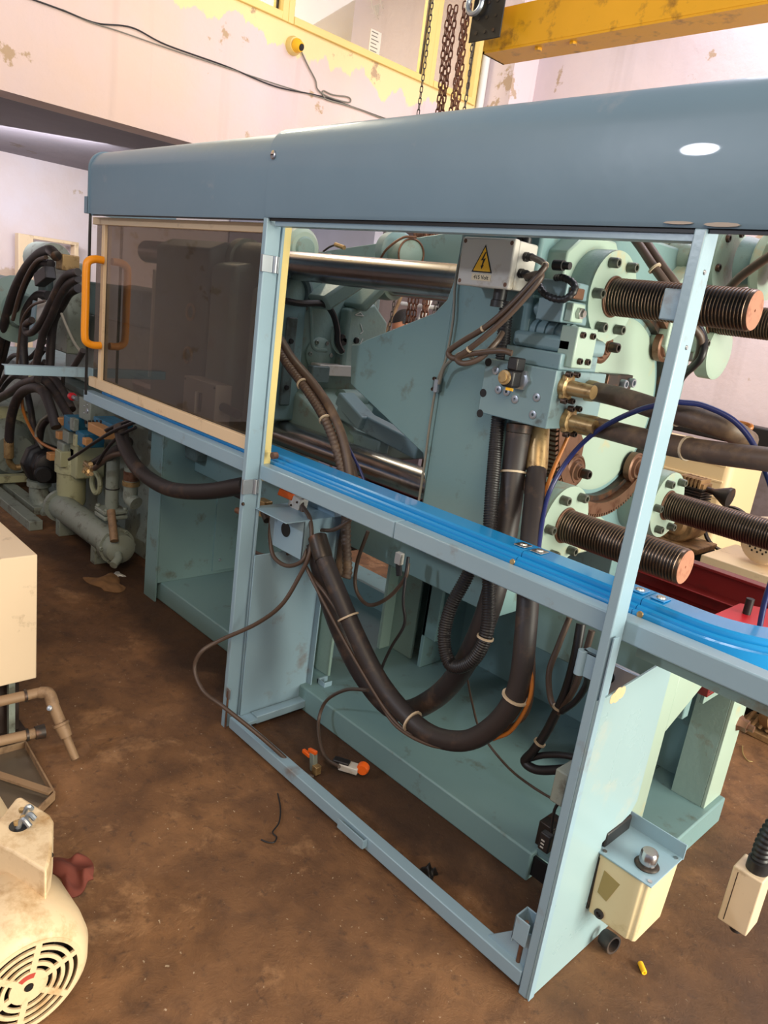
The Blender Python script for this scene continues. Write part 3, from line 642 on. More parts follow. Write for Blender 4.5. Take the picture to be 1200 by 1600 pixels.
# edge lip of the side arm
TB = [(.60, 1.712), (.60, 1.016), (1.30, 1.020), (1.30, 1.712)]
for i, (y, z) in enumerate(TB):
    # square boss, nut housing and flange
    if z > 1.3:
        G().prism([(X1 - .01, y - .16 + a, z - .16 + b) for a, b in ((0, .04), (.04, 0), (.28, 0), (.32, .04), (.32, .24), (.24, .32), (.08, .32), (0, .26))], (.075, 0, 0)).build('boss_plate', pale, rp, .006)
    G().lathe((X1 - .02, y, z), (1, 0, 0), [(.128, 0), (.128, .148), (.124, .155), (.058, .155), (.056, .14)], 48).build('nut_housing', teal_cast, rp, ang=40)
    fl = G().lathe((X1 + .125, y, z), (1, 0, 0), [(.127, 0), (.127, .012), (.058, .012), (.058, 0)], 48, False).build('flange_face', pale, rp)
    for k in range(6):
        a = k * PI / 3; bolt((X1 + .137, y + .102 * math.cos(a), z + .102 * math.sin(a)), (1, 0, 0), .0145, rp, h=.028, m=boltgrey)
    G().torus((X1 + .139, y, z), (1, 0, 0), .055, .004, 32, 8).build('oil_seal', rusty, rp)
# centre ring gear with four rollers
cyg, czg = .96, 1.37
rg = G(); rg.ring((X1 + .005, cyg, czg), (1, 0, 0), .335, .375, .05, 96); o = rg.build('ring_gear', rusty, rp)
gt = G()
for i in range(150):
    a = 2 * PI * i / 150; c = V((X1 + .03, cyg + .382 * math.cos(a), czg + .382 * math.sin(a))); r_ = V((0, math.cos(a), math.sin(a))); t_ = V((0, -math.sin(a), math.cos(a)))
    gt.obox(c, V((.022, 0, 0)), t_ * .0045, r_ * .007)
gt.build('gear_teeth', rusty, o, stuff=True)
G().ring((X1 - .002, cyg, czg), (1, 0, 0), .315, .337, .03, 96).build('ring_liner', darksteel, rp)
G().lathe((X1 - .01, cyg, czg), (1, 0, 0), [(.3, 0), (.3, .012), (.28, .02)], 64).build('centre_cover', pale, rp)
for (y, z) in ((.75, 1.16), (1.17, 1.15), (.76, 1.57), (1.18, 1.595)):
    r_ = G(); r_.lathe((X1, y, z), (1, 0, 0), [(.02, 0), (.05, .02), (.056, .022), (.056, .045), (.05, .05), (.046, .046), (.04, .046), (.036, .056), (.028, .056), (.024, .066), (.018, .066), (.018, .072), (0.0, .072)], 32)
    o = r_.build('guide_roller', rusty, rp, ang=30)
    bolt((X1 + .07, y, z), (1, 0, 0), .016, rp, h=.03)
G().prism([(X1 + .008, .66, 1.02), (X1 + .008, .80, 1.04), (X1 + .008, .80, 1.25), (X1 + .008, .70, 1.35), (X1 + .008, .64, 1.3)], (.02, 0, 0)).build('roller_bracket', rusty, rp, .002)
# clamp block with two screws on the platen face
c = A(968, 600, x=X1 + .05)
b_ = G().box(X1, X1 + .05, c.y - .08, c.y + .0, c.z - .03, c.z + .03).build('clamp_block', darksteel, rp, .003)
G().box(X1, X1 + .03, c.y + .0, c.y + .12, c.z - .05, c.z + .03).build('clamp_block', darksteel, rp, .003)
bolt((X1 + .04, c.y + .03, c.z), (1, 0, 0), .016, rp, m=zinc, h=.02); bolt((X1 + .03, c.y + .1, c.z + .005), (1, 0, 0), .016, rp, m=zinc, h=.02)
# foot chamfer plate
G().prism([(X1, .46, .84), (X1, 1.02, .84), (X1, 1.10, .93), (X1, 1.0, .98), (X1, .46, .98)], (.03, 0, 0)).build('foot_plate', pale, rp, .006)
# ---- four threaded tie bars: each its own thing
lab = {0: 'upper front threaded tie bar ending in a rusty disc in front of the wall', 1: 'lower front threaded tie bar with rusty end above the blue track', 2: 'lower rear threaded tie bar running off past the compressor', 3: 'upper rear threaded tie bar half hidden behind the upper front one'}
for i, (y, z) in enumerate(TB):
    xe = (-.09, -.098, .12, .12)[i]; R_ = .053
    tb = thing('tie_bar', lab[i], 'bar', (-1.2, y, z - .06), 'tie bars of the clamp')
    prof = [(.046, -.02)]; x = 0.0; Lt = xe - (X1 + .13); pitch = .0094
    while x < Lt - .014:
        prof += [(R_ * .90, x), (R_, x + pitch * .34), (R_, x + pitch * .56), (R_ * .90, x + pitch * .9)]; x += pitch
    prof += [(R_ * .97, Lt - .012), (R_ * .97, Lt - .004), (R_ * .92, Lt)]
    G().lathe((X1 + .13, y, z), (1, 0, 0), prof, 40, False).build('threaded_end', thread, tb, ang=50)
    G().cyl((X1 + .1, y, z), (xe - .012, y, z), R_ * .945, n=40).build('thread_root', thread_root, tb)
    G().lathe((xe - .006, y, z), (1, 0, 0), [(R_ * .93, 0), (R_ * .925, .0065), (.004, .0065), (.003, .0035), (0, .0035)], 40, False).build('end_face', rust_end, tb)
    G().lathe((-3.4, y, z + (.0 if z > 1.3 else -.03)), (1, 0, 0), [(.0585, 0), (.0585, 2.49)], 40).build('polished_shaft', chrome, tb)
# ================= MOVING PLATEN AND TOGGLE =================
mp = thing('moving_platen', 'grey-green moving platen with ribs and hoses behind the polished tie bars', 'machine', (-2.3, .95, .86))
XM = -2.02
out = [(.46, 1.02), (.46, 1.60), (.56, 1.62), (.62, 1.70), (.8, 1.72), (1.0, 1.72), (1.10, 1.66), (1.10, 1.56), (1.04, 1.46), (1.04, 1.12), (1.1, .96), (.9, .90), (.6, .94)]
G().prism([(XM - .12, y, z) for y, z in out], (.12, 0, 0)).build('casting', teal_cast, mp, .02, seg=3)
G().prism([(XM - .4, y, z) for y, z in [(.42, .9), (.42, 1.68), (.6, 1.72), (1.0, 1.72), (1.0, .9)]], (.2, 0, 0)).build('rear_casting', teal_cast, mp, .03, seg=3)
for (y, z) in TB: G().lathe((XM - .45, y, z), (1, 0, 0), [(.085, 0), (.085, .3), (.08, .34), (.06, .34)], 32).build('bushing', teal_cast, mp)
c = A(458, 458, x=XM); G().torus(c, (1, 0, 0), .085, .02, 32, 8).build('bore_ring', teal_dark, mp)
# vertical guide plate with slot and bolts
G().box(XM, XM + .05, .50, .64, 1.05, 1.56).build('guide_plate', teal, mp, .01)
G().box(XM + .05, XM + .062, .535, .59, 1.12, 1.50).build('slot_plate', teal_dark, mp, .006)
for z in (1.2, 1.4): G().lathe((XM + .062, .562, z), (1, 0, 0), [(.012, 0), (.01, .008)], 12).build('plate_bolt', blacksteel, mp)
# round valve cover with bolts
c = A(497, 553, x=XM); cv = G().lathe(c, (1, 0, 0), [(.075, 0), (.075, .012), (.06, .02), (.0, .02)], 32).build('round_cover', teal_cast, mp)
for k in range(6): a = k * PI / 3; bolt(c + V((.014, .06 * math.cos(a), .06 * math.sin(a))), (1, 0, 0), .01, mp, m=steel)
# ribs between bushings and crosshead
for (a, b, r_) in (((500, 470), (545, 440), .035), ((556, 478), (585, 448), .022)):
    p_, q_ = A(*a, x=XM + .06), A(*b, x=XM + .1); d_ = (q_ - p_); G().obox((p_ + q_) / 2, d_ * .62, V((.07, 0, 0)), V((0, d_.z, -d_.y)).normalized() * r_).build('rib', teal_cast, mp, .012)
c = A(562, 540, x=XM + .02); G().prism([(XM, c.y - .13, c.z - .14), (XM, c.y + .12, c.z - .14), (XM, c.y + .12, c.z + .12), (XM, c.y + .02, c.z + .2), (XM, c.y - .13, c.z + .16)], (.07, 0, 0)).build('pad', teal_cast, mp, .014, seg=3)
for (px, py, r_) in ((534, 527, .016), (535, 534, .02), (556, 532, .015), (537, 531, .011)):
    G().lathe(A(px, py, x=XM + .07), (1, 0, 0), [(r_, 0), (r_ * .8, .012), (0, .012)], 16).build('port_plug', blacksteel, mp)
# painted chalk marks
g = G()
for seg in (((563, 506), (567, 518)), ((567, 518), (563, 522)), ((555, 492), (563, 488)), ((563, 488), (568, 494)), ((568, 494), (555, 492)), ((556, 535), (560, 527)), ((563, 537), (567, 529))):
    g.tube([A(*seg[0], x=XM + .072), A(*seg[1], x=XM + .072)], .002, 5)
g.build('chalk_mark', white_m, mp)
g = G().tube(spline([A(px, py, x=XM + .1) for px, py in ((446, 470), (470, 474), (505, 475), (520, 490), (527, 515), (528, 535), (535, 550))]), .014, 10); g.build('hydraulic_hose', cable_black, mp)
g = G().tube(spline([A(px, py, x=XM + .05) for px, py in ((450, 472), (480, 474), (486, 490), (487, 530), (492, 545), (510, 548))]), .009, 8); g.build('steel_pipe', teal_cast, mp)
g = G().tube(spline([A(px, py, x=XM + .08) for px, py in ((521, 510), (520, 535), (527, 548), (535, 552))]), .009, 8); g.build('steel_pipe', teal_cast, mp)
c = A(525, 580, x=XM + .06); b_ = G().box(XM + .02, XM + .09, c.y - .12, c.y + .12, c.z - .02, c.z + .03).build('terminal_box', boxgrey, mp, .004)
c = A(502, 583, x=XM + .1); G().box(XM + .06, XM + .1, c.y - .05, c.y + .05, c.z - .045, c.z + .03).build('switch_block', teal_dark, mp, .006)
# lower crosshead shelf
pts = [A(px, py, x=XM + .08) for px, py in ((440, 610), (470, 595), (540, 592), (556, 600), (585, 640), (590, 680), (440, 680))]
G().prism([(x, .62, z) for x, z in [(XM, .93), (XM, 1.20), (XM + .10, 1.165), (XM + .40, 1.05), (XM + .40, .93)]], (0, .6, 0)).build('lower_web', teal_cast, mp, .02, seg=3)
# toggle links
tg_ = thing('toggle_linkage', 'heavy teal toggle links sloping down beside the lower tie bar', 'linkage', (-1.6, .95, 1.0))
linkm = mat('toggle_blue_grey_paint', rgb(134, 160, 164), .35, var=.06, dirt=rgb(70, 66, 58), dirt_amt=.12, dirt_scale=9)
def linkbar(p, q, w, h, name='link'):
    p, q = V(p), V(q); d = (q - p).normalized(); s_ = V((0, 1, 0)); n_ = d.cross(s_).normalized()
    return G().obox((p + q) / 2, (q - p) * .5, s_ * w, n_ * h).build(name, linkm, tg_, .008)
linkbar(A(535, 640, y=.72), A(660, 705, y=.72), .035, .035)
linkbar(A(590, 640, y=.92), A(690, 706, y=.92), .035, .04)
linkbar(A(505, 668, y=.72), A(600, 700, y=.72), .03, .03)
linkbar(A(538, 622, y=.74), A(574, 662, y=.70), .045, .03)
linkbar(A(575, 615, y=1.05), A(610, 640, y=1.05), .05, .04)
for (px, py, y, r_) in ((480, 660, .66, .06), (535, 625, .86, .05), (680, 700, .8, .05)):
    c = A(px, py, y=y); G().lathe(c, (0, 1, 0), [(r_ * .6, -.02), (r_, -.01), (r_, .12), (r_ * .5, .13)], 24).build('pivot_pin', teal_cast, tg_)
G().lathe(A(600, 618, y=1.1), (1, 0, 0), [(.045, 0), (.045, .5)], 24).build('ejector_rod', chrome, tg_)
# ejector / crosshead cylinder pulley above, behind the upper bar
pc = A(632, 395, y=1.35)
t = thing('guide_pulley', 'round teal pulley housing with rusty edge above the polished upper bar', 'pulley', tuple(pc))
G().lathe(pc + V((-.1, 0, 0)), (1, -.25, 0), [(.09, 0), (.1, .01), (.1, .08), (.085, .09)], 32).build('housing', teal, t)
G().lathe(pc + V((-.02, -.02, -.01)), (1, -.25, 0), [(.07, 0), (.07, .12), (.06, .125)], 28).build('drum', teal_cast, t)
G().torus(pc + V((.1, -.05, -.01)), (1, -.25, 0), .072, .005, 28, 8).build('rim', rusty, t)
G().tube(spline([pc + V((-.05, -.12, -.06)), pc + V((.02, -.14, .0)), pc + V((.08, -.1, .06)), pc + V((.12, -.05, .07))]), .006, 8).build('hard_line', rusty, t)
c = A(462, 388, y=.95)
t = thing('rib_disc', 'pale green round disc just behind the beige door edge stile', 'disc', tuple(c))
G().lathe(c, (1, 0, 0), [(.09, 0), (.1, .02), (.1, .06), (.08, .08), (.03, .08)], 32).build('housing', pale, t)
G().lathe(c + V((.08, 0, 0)), (1, 0, 0), [(.06, 0), (.05, .01), (0, .01)], 32).build('cover', teal_cast, t)
t = thing('grease_fitting', 'small brass grease fitting on a bent pipe above the upper bar', 'fitting', tuple(A(508, 392, y=1.1)))
G().tube(spline([A(px, py, y=1.1) for px, py in ((505, 393), (515, 386), (524, 383), (528, 384))]), .005, 8).build('pipe', darksteel, t)
G().cyl(A(524, 382, y=1.1), A(538, 387, y=1.1), .011, n=8).build('fitting_body', brass, t)
G().lathe(A(508, 396, y=1.1) - V((0, 0, .03)), (0, 0, 1), [(.05, 0), (.045, .02), (.03, .035)], 20).build('cap', teal_dark, t)
# ================= VALVES AND BOXES ON THE PLATEN =================
# junction box with the warning triangle
jb = thing('junction_box', 'warm grey junction box with yellow lightning-bolt warning triangle', 'box', (-.75, .34, 1.69))
jy = .29; p00 = A(713, 438, y=jy); p10 = A(792, 459, y=jy); p11 = A(806, 378, y=jy); p01 = A(725, 364, y=jy)
bx0, bx1, bz0, bz1 = -.84, -.645, 1.69, 1.825
bx0 = (p00.x + p01.x) / 2; bx1 = (p10.x + p11.x) / 2; bz0 = (p00.z + p10.z) / 2; bz1 = (p01.z + p11.z) / 2
G().box(bx0 + .002, bx1 - .002, jy + .025, jy + .11, bz0 + .002, bz1 - .002).build('box_body', boxgrey, jb, .006, seg=3)
G().box(bx0, bx1, jy, jy + .023, bz0, bz1).build('lid', boxgrey, jb, .006, seg=3)
for x in (bx0 + .012, bx1 - .012):
    for z in (bz0 + .012, bz1 - .012): G().lathe((x, jy + .0005, z), (0, -1, 0), [(.006, 0), (.006, .001), (.003, .001)], 12).build('lid_screw', rusty, jb)
G().box(bx0 + .02, bx1 - .02, jy + .11, .402, bz0 + .03, bz1 - .03).build('mount_plate', teal, jb)
cx = (bx0 + bx1) / 2 - .006; cz_ = (bz0 + bz1) / 2 + .002
h = .062
sg = G().prism([(cx - h * .6, jy - .0012, cz_ - .03), (cx + h * .6, jy - .0012, cz_ - .03), (cx, jy - .0012, cz_ + .045)], (0, .001, 0)).build('warning_sign', black_m, jb)
s_ = .84; czc = cz_ - .006
G().prism([(cx - h * .6 * s_, jy - .0018, cz_ - .0265), (cx + h * .6 * s_, jy - .0018, cz_ - .0265), (cx, jy - .0018, cz_ + .037)], (0, .0006, 0)).build('sign_field', yellow_m, sg)
bl = [(.004, .026), (-.008, .002), (.0, .004), (-.003, -.012), (-.0065, -.011), (-.001, -.021), (.005, -.009), (.0015, -.0105), (.0085, .009), (.0, .006), (.007, .024)]
G().prism([(cx + a, jy - .0022, cz_ + b) for a, b in bl], (0, .0004, 0)).build('lightning_bolt', black_m, sg)
G().box(cx - .034, cx + .036, jy - .001, jy, cz_ - .052, cz_ - .034).build('voltage_label', mat('label_cream', rgb(216, 200, 168), .6), jb)
def text(body, size, loc, rot, m, parent, name, ext=.0004):
    c = bpy.data.curves.new(name, 'FONT'); c.body = body; c.size = size; c.extrude = ext; c.align_x = 'CENTER'; c.align_y = 'CENTER'
    tmp = bpy.data.objects.new(name, c); COL.objects.link(tmp); bpy.context.view_layer.update()
    me = bpy.data.meshes.new_from_object(tmp.evaluated_get(bpy.context.evaluated_depsgraph_get())); bpy.data.objects.remove(tmp)
    me.materials.clear(); me.materials.append(m); o = bpy.data.objects.new(name, me); COL.objects.link(o); o.parent = parent; o.location = V(loc) - V(parent['_b']); o.rotation_euler = rot; return o
text('415 Volt', .0155, (cx + .001, jy - .0013, cz_ - .0435), (PI / 2, 0, 0), black_m, jb, 'label_text')
# glands
for (px, py) in ((806, 388), (822, 392)): 
    pass
for y, z in ((.345, bz1 - .04), (.335, bz1 - .085), (.37, bz1 - .09)):
    G().lathe((bx1 - .002, y, z), (1, 0, 0), [(.013, 0), (.013, .01), (.0105, .011), (.0105, .024), (.008, .03)], 12).build('cable_gland', cable_black, jb)
for x in (bx1 - .03, bx1 - .005):
    G().lathe((x - .01, jy + .07, bz1 - .002), (0, 0, 1), [(.012, 0), (.012, .012), (.009, .013), (.009, .04)], 12).build('cable_gland', cable_black, jb)
G().lathe((bx1 - .07, jy + .06, bz0 + .002), (0, 0, -1), [(.02, 0), (.02, .03), (.024, .032), (.024, .05)], 16).build('cable_gland', cable_black, jb)
# hydraulic manifold block
mf = thing('manifold_block', 'grey-blue hydraulic manifold block with plugs and brass hose flanges', 'valve', (-.6, .33, 1.33))
mteal = mat('manifold_blue_grey_paint', rgb(122, 148, 154), .35, var=.06, dirt=rgb(70, 70, 66), dirt_amt=.12, dirt_scale=14)
mx0, mx1, mz0, mz1, my = -.70, -.455, 1.335, 1.495, .33
G().box(mx0, mx1, my, my + .26, mz0, mz1).build('block', mteal, mf, .003)
def plug(px, py, r_, m=zinc):
    c = A(px, py, y=my); G().lathe(c, (0, -1, 0), [(r_, 0), (r_, .003), (r_ * .8, .004), (r_ * .35, .004), (r_ * .3, -.002), (0, -.002)], 18).build('port_plug', m, mf)
for px, py in ((775, 579), (805, 624), (779, 609), (839, 621), (833, 648), (792, 612)): plug(px, py, .012)
for px, py in ((763, 566), (755, 614), (750, 646)): 
    c = A(px, py, y=my); G().lathe(c, (0, -1, 0), [(.012, 0), (.012, .001), (.0, .001)], 16).build('mount_hole', blacksteel, mf)
# hose flanges on the right face
def flange(z, y, ax=(1, 0, 0)):
    c = V((mx1, y, z)); f_ = G(); f_.lathe(c, ax, [(.03, 0), (.03, .018), (.021, .022), (.019, .095)], 24); o = f_.build('hose_flange', brass, mf)
    G().box(mx1, mx1 + .02, y - .022, y + .022, z - .034, z + .034).build('flange_plate', brass, mf, .006)
    for sy in (-1, 1):
        for sz in (-1, 1): bolt((mx1 + .012, y + .019 * sy + .004, z + .036 * sz), (1, 0, 0), .0085, mf, h=.016)
fz1 = A(895, 607, x=mx1 + .03); fz2 = A(898, 660, x=mx1 + .03)
flange(fz1.z, fz1.y); flange(fz2.z, fz2.y)
# solenoid with yellow coil end
c = A(803, 590, y=my - .03)
sv = thing('solenoid_valve', 'black solenoid plug with brass nut screwed into the manifold face', 'valve', tuple(c))
c = V((-.60, my, c.z)); c.x = A(803, 595, y=my - .02).x
G().lathe(c + V((.012, 0, -.004)), (0, -1, 0), [(.03, 0), (.03, .012), (.024, .014)], 6).build('hex_base', zinc, sv)
G().box(c.x - .02, c.x + .02, my - .055, my - .013, c.z - .028, c.z + .02).build('coil', cable_black, sv, .008, seg=3)
G().lathe((c.x - .006, my - .055, c.z - .002), (0, -1, 0), [(.02, 0), (.02, .006), (.013, .007), (.013, .014), (0, .014)], 18).build('coil_nut', brass, sv)
G().box(c.x - .01, c.x + .022, my - .05, my - .01, c.z + .02, c.z + .055).build('plug_connector', cable_black, sv, .004)
G().box(c.x - .003, c.x + .022, my - .048, my - .046, c.z - .036, c.z - .028).build('coil_label', yellow_m, sv)
# valve stack on top of the manifold
vs_ = thing('valve_stack', 'stack of grey-blue directional valves bolted on top of the manifold', 'valve', (-.55, .36, mz1))
def vb(x0, x1, y0, y1, z0, z1, m=mteal, name='valve_body', b=.004): return G().box(x0, x1, y0, y1, z0, z1).build(name, m, vs_, b)
vb(-.66, -.47, .36, .55, mz1, mz1 + .045); vb(-.66, -.455, .38, .56, mz1 + .045, mz1 + .09, b=.012)
g = G()
for i in range(5): g.lathe((-.665 + i * .032, .45, mz1 + .095), (1, 0, 0), [(.0, 0), (.036, .0), (.036, .022), (.03, .024), (.03, .032)], 20)
g.build('ribbed_body', mteal, vs_)
vb(-.5, -.445, .38, .48, mz1 + .01, mz1 + .12, pale, 'end_cover'); 
for y, z in ((.41, .03), (.45, .03), (.40, .1), (.45, .1)): bolt((-.445, y, mz1 + z), (1, 0, 0), .009, vs_, h=.01)
vb(-.585, -.50, .37, .50, mz1 + .125, mz1 + .185); vb(-.585, -.50, .37, .5, mz1 + .19, mz1 + .235)
vb(-.50, -.475, .38, .44, mz1 + .13, mz1 + .18, pale, 'end_cover')
G().lathe((-.475, .41, mz1 + .155), (1, 0, 0), [(.016, 0), (.016, .012), (.01, .013), (.01, .02)], 6).build('lock_nut', steel, vs_)
G().lathe((-.585, .43, mz1 + .155), (-1, 0, 0), [(.022, 0), (.022, .035), (.014, .037), (.014, .07)], 20).build('solenoid_coil', mteal, vs_)
vb(-.50, -.48, .38, .43, mz1 + .19, mz1 + .22, rusty, 'rusty_block')
# strap block where hose loop enters
G().lathe((-.54, .35, mz1 + .27), (1, 0, 0), [(.014, 0), (.014, .03), (.01, .031), (.01, .05)], 12).build('conduit_gland', cable_black, vs_)
c = A(866, 416, x=X1 + .0); G().lathe((X1, c.y, c.z), (1, 0, 0), [(.022, 0), (.018, .01), (.01, .018)], 16).build('lift_plug', rusty, rp)
# ================= HOSES =================
def Y(l): return [A(px, py, y=y) for px, py, y in l]
# cable bundle from the junction box
hose('control_cable', Y([(832, 402, .33), (850, 412, .30), (846, 424, .28), (800, 475, .26), (760, 510, .25), (720, 535, .25), (701, 550, .25), (710, 560, .25), (735, 553, .26), (780, 548, .27), (800, 552, .28)]), .0085, cable_brown, 'brown cable folding back in front of the platen to the solenoid', 'cable', ties=(.42, .15))
hose('control_cable', Y([(822, 432, .33), (840, 428, .30), (843, 437, .28), (800, 487, .26), (760, 524, .25), (730, 548, .25), (714, 560, .25), (725, 568, .25), (750, 560, .27), (775, 535, .3), (785, 520, .33)]), .0085, cable_brown, 'second brown cable of the folded pair under the junction box', 'cable', ties=(.5,))
hose('conduit_loop', Y([(842, 426, .34), (842, 445, .33), (855, 462, .32), (880, 468, .32), (897, 455, .33), (895, 442, .34), (880, 434, .35), (868, 434, .37)]), .010, cable_black, 'short black corrugated conduit looping beside the valve stack', 'cable', corr=(.0035, .12))
hose('grease_line', Y([(727, 380, .38), (712, 440, .385), (708, 500, .385), (697, 560, .385), (683, 598, .385), (672, 660, .385), (664, 720, .385), (654, 785, .385)]), .0042, cable_grey, 'thin green-grey grease line running down the platen face', 'pipe')
hose('grease_line', Y([(686, 600, .37), (694, 575, .36), (706, 562, .34), (720, 552, .33), (740, 560, .33)]), .0055, cable_grey, 'short pale plastic tube from the clip into the folded cables', 'pipe')
t = thing('pipe_clip', 'small zinc pipe clip on the platen face holding the grease line', 'clip', tuple(A(684, 602, y=.39)))
c = A(684, 602, y=.395); G().box(c.x - .016, c.x + .016, .385, .401, c.z - .02, c.z + .025).build('clip_plate', teal_dark, t, .003)
G().cyl(c + V((.012, -.018, -.02)), c + V((.012, -.018, .02)), .01, n=10).build('clip_nut', zinc, t)
for dx, dz in ((-.008, .02), (-.008, -.014)): bolt(c + V((dx, -.01, dz)), (0, -1, 0), .006, t)
# corrugated conduit: down behind the track and looping below the sill
hose('corrugated_conduit', Y([(792, 470, .36), (786, 540, .37), (783, 600, .38), (776, 680, .37), (768, 780, .30), (764, 860, .26), (764, 930, .24), (760, 990, .22), (738, 1032, .21), (706, 1040, .21), (694, 1000, .22), (704, 950, .24), (730, 900, .28), (760, 830, .34)]), .021, cable_black, 'black corrugated conduit hanging in a narrow loop below the sill', 'hose', corr=(.0019, .13), n=14, ties=(.62,), tier=.025)
# thick hose from the manifold, down and round to the left
hose('pressure_hose', Y([(812, 664, .40), (803, 730, .39), (795, 800, .36), (770, 930, .30), (730, 1030, .30), (680, 1090, .32), (620, 1110, .33), (570, 1060, .30), (530, 980, .24), (505, 900, .18), (495, 850, .16)]), .036, rubber, 'thick black hose sweeping low behind the longer front one', 'hose', n=16, ends=((0, .03, .038, darksteel),), ties=(.12,))
hose('pressure_hose', Y([(842, 668, .46), (838, 740, .42), (828, 860, .28), (822, 980, .20), (808, 1080, .18), (770, 1135, .17), (720, 1158, .16), (660, 1140, .16), (600, 1075, .16), (560, 1000, .15), (530, 930, .14), (505, 870, .14), (496, 840, .15)]), .030, rubber, 'longest black hose drooping nearest the floor rail with crimped top end', 'hose', n=16, ends=((0, .14, .032, brass), (1, .09, .033, darksteel)), ties=(.35, .62, .8), tier=.037)
hose('pressure_hose', Y([(880, 605, .52), (930, 612, .50), (980, 624, .46), (1030, 640, .42), (1090, 655, .40), (1140, 672, .42), (1168, 690, .5)]), .0275, rubber_dusty, 'upper of two thick brown-black hoses leaving the manifold to the right', 'hose', n=16, ends=((0, .06, .022, brass), (0, .13, .030, brass),), ties=(.6,))
hose('pressure_hose', Y([(885, 658, .50), (935, 668, .47), (990, 682, .43), (1050, 696, .40), (1120, 708, .37), (1230, 722, .36), (1330, 740, .5), (1400, 770, .9)]), .0275, rubber_dusty, 'lower of two thick brown-black hoses leaving the manifold to the right', 'hose', n=16, ends=((0, .06, .022, brass), (0, .13, .030, brass),), ties=(.5,))
# bundle of thin tubes
hose('drain_tube', Y([(817, 682, .44), (816, 720, .43), (824, 790, .36), (832, 850, .29), (830, 950, .22), (826, 1040, .2), (800, 1110, .18), (740, 1155, .15), (690, 1168, .15), (620, 1130, .14), (560, 1040, .13), (500, 930, .12), (480, 890, .12)]), .0055, cable_brown, 'brown drain tube tied to the longest drooping hose', 'pipe', ties=(.25,), tier=.012)
hose('nylon_tube', Y([(905, 625, .52), (888, 680, .5), (862, 740, .44), (842, 800, .36), (836, 850, .30), (832, 950, .225), (830, 1030, .2), (828, 1090, .19), (800, 1140, .19), (770, 1155, .18)]), .006, tube_amber, 'amber nylon tube dropping from the manifold past the lower nut', 'pipe')
hose('nylon_tube', Y([(1060, 628, .34), (1000, 640, .36), (935, 672, .42), (890, 715, .44), (858, 770, .40), (845, 830, .31), (838, 900, .25), (830, 1020, .2), (815, 1090, .19), (790, 1135, .18)]), .007, tube_blue, 'dark blue nylon tube curving down in front of the platen face', 'pipe')
hose('nylon_tube', Y([(1060, 628, .34), (1100, 634, .36), (1150, 660, .38), (1185, 710, .4), (1215, 800, .45), (1212, 880, .45), (1195, 940, .45), (1185, 990, .45)]), .007, tube_blue, 'dark blue nylon tube arching away at the right edge', 'pipe')
hose('nylon_tube', Y([(1060, 648, .46), (1110, 655, .47), (1160, 662, .5), (1172, 668, .5), (1150, 672, .48), (1100, 664, .44)]), .008, tube_amber, 'amber tube bending back on itself behind the two thick hoses', 'pipe')
hose('nylon_tube', Y([(828, 860, .29), (829, 950, .22), (833, 1050, .2), (825, 1110, .2), (800, 1135, .2), (775, 1146, .19)]), .0065, cable_brown, 'brown tube swinging out beside the amber one below the sill', 'pipe')
# top-right cables over the threaded bar
hose('upper_cable', Y([(880, 352, .62), (900, 362, .6), (925, 372, .6), (955, 364, .62), (975, 350, .66)]), .014, cable_brown, 'brown conduit sagging just under the hood above the round housing', 'cable')
hose('upper_cable', Y([(975, 352, .75), (1000, 385, .74), (1020, 415, .73), (1045, 450, .75), (1060, 480, .8)]), .013, cable_brown, 'left of two brown cables crossing behind the threaded bar', 'cable', ties=(.55,), tier=.02)
hose('upper_cable', Y([(992, 355, .78), (1012, 382, .77), (1034, 415, .76), (1058, 450, .78), (1075, 500, .85), (1095, 530, .9), (1085, 570, .95), (1060, 585, 1.0)]), .013, cable_brown, 'right of two brown cables crossing behind the threaded bar', 'cable')
hose('upper_cable', Y([(1130, 460, .9), (1160, 430, .85), (1210, 395, .8)]), .013, cable_brown, 'brown cable rising to the right edge above the threaded bar', 'cable')
# hydraulic motor assembly upper right behind
hm = thing('adjustment_motor', 'green-grey hydraulic motor with bolted flanges beyond the upper threaded bar', 'motor', (-.5, 1.35, 1.85))
def xl(px, py, y, prof, m, name, n=28):
    c = A(px, py, y=y); G().lathe(c, (1, 0, 0), prof, n).build(name, m, hm); return c
xl(1055, 400, 1.3, [(.10, -.22), (.10, 0), (.085, .02)], teal_dark, 'motor_body')
xl(1030, 400, 1.18, [(.10, -.14), (.115, -.12), (.115, -.0), (.09, .01)], greyteal, 'flange')
xl(1050, 400, 1.25, [(.05, 0), (.05, .06), (.04, .08)], teal_cast, 'motor_neck')
c = xl(1140, 410, 1.3, [(.12, -.05), (.125, -.03), (.125, 0), (.1, .005)], teal_cast, 'chain_flange')
gg = G(); gg.ring(c + V((-.085, 0, 0)), (1, 0, 0), .1, .118, .03, 32); gg.build('drive_chain', chain_m, hm)
for k in range(6): a = k * PI / 3 + .3; bolt(c + V((0, .1 * math.cos(a), .1 * math.sin(a))), (1, 0, 0), .013, hm)
xl(1162, 410, 1.3, [(.085, 0), (.075, .05), (.06, .1)], teal, 'gearbox')
c = xl(1190, 415, 1.27, [(.10, 0), (.11, .01), (.11, .035), (.08, .04)], pale, 'end_flange')
xl(1215, 415, 1.2, [(.07, 0), (.07, .2)], greyteal, 'tail_housing')
c = A(1195, 395, y=1.25); G().box(c.x, c.x + .12, 1.2, 1.3, c.z, c.z + .09).build('port_block', teal_dark, hm, .006)
G().lathe(c + V((.03, -.02, .09)), (0, 0, 1), [(.03, 0), (.03, .03), (.02, .035)], 6).build('hex_plug', teal_dark, hm)
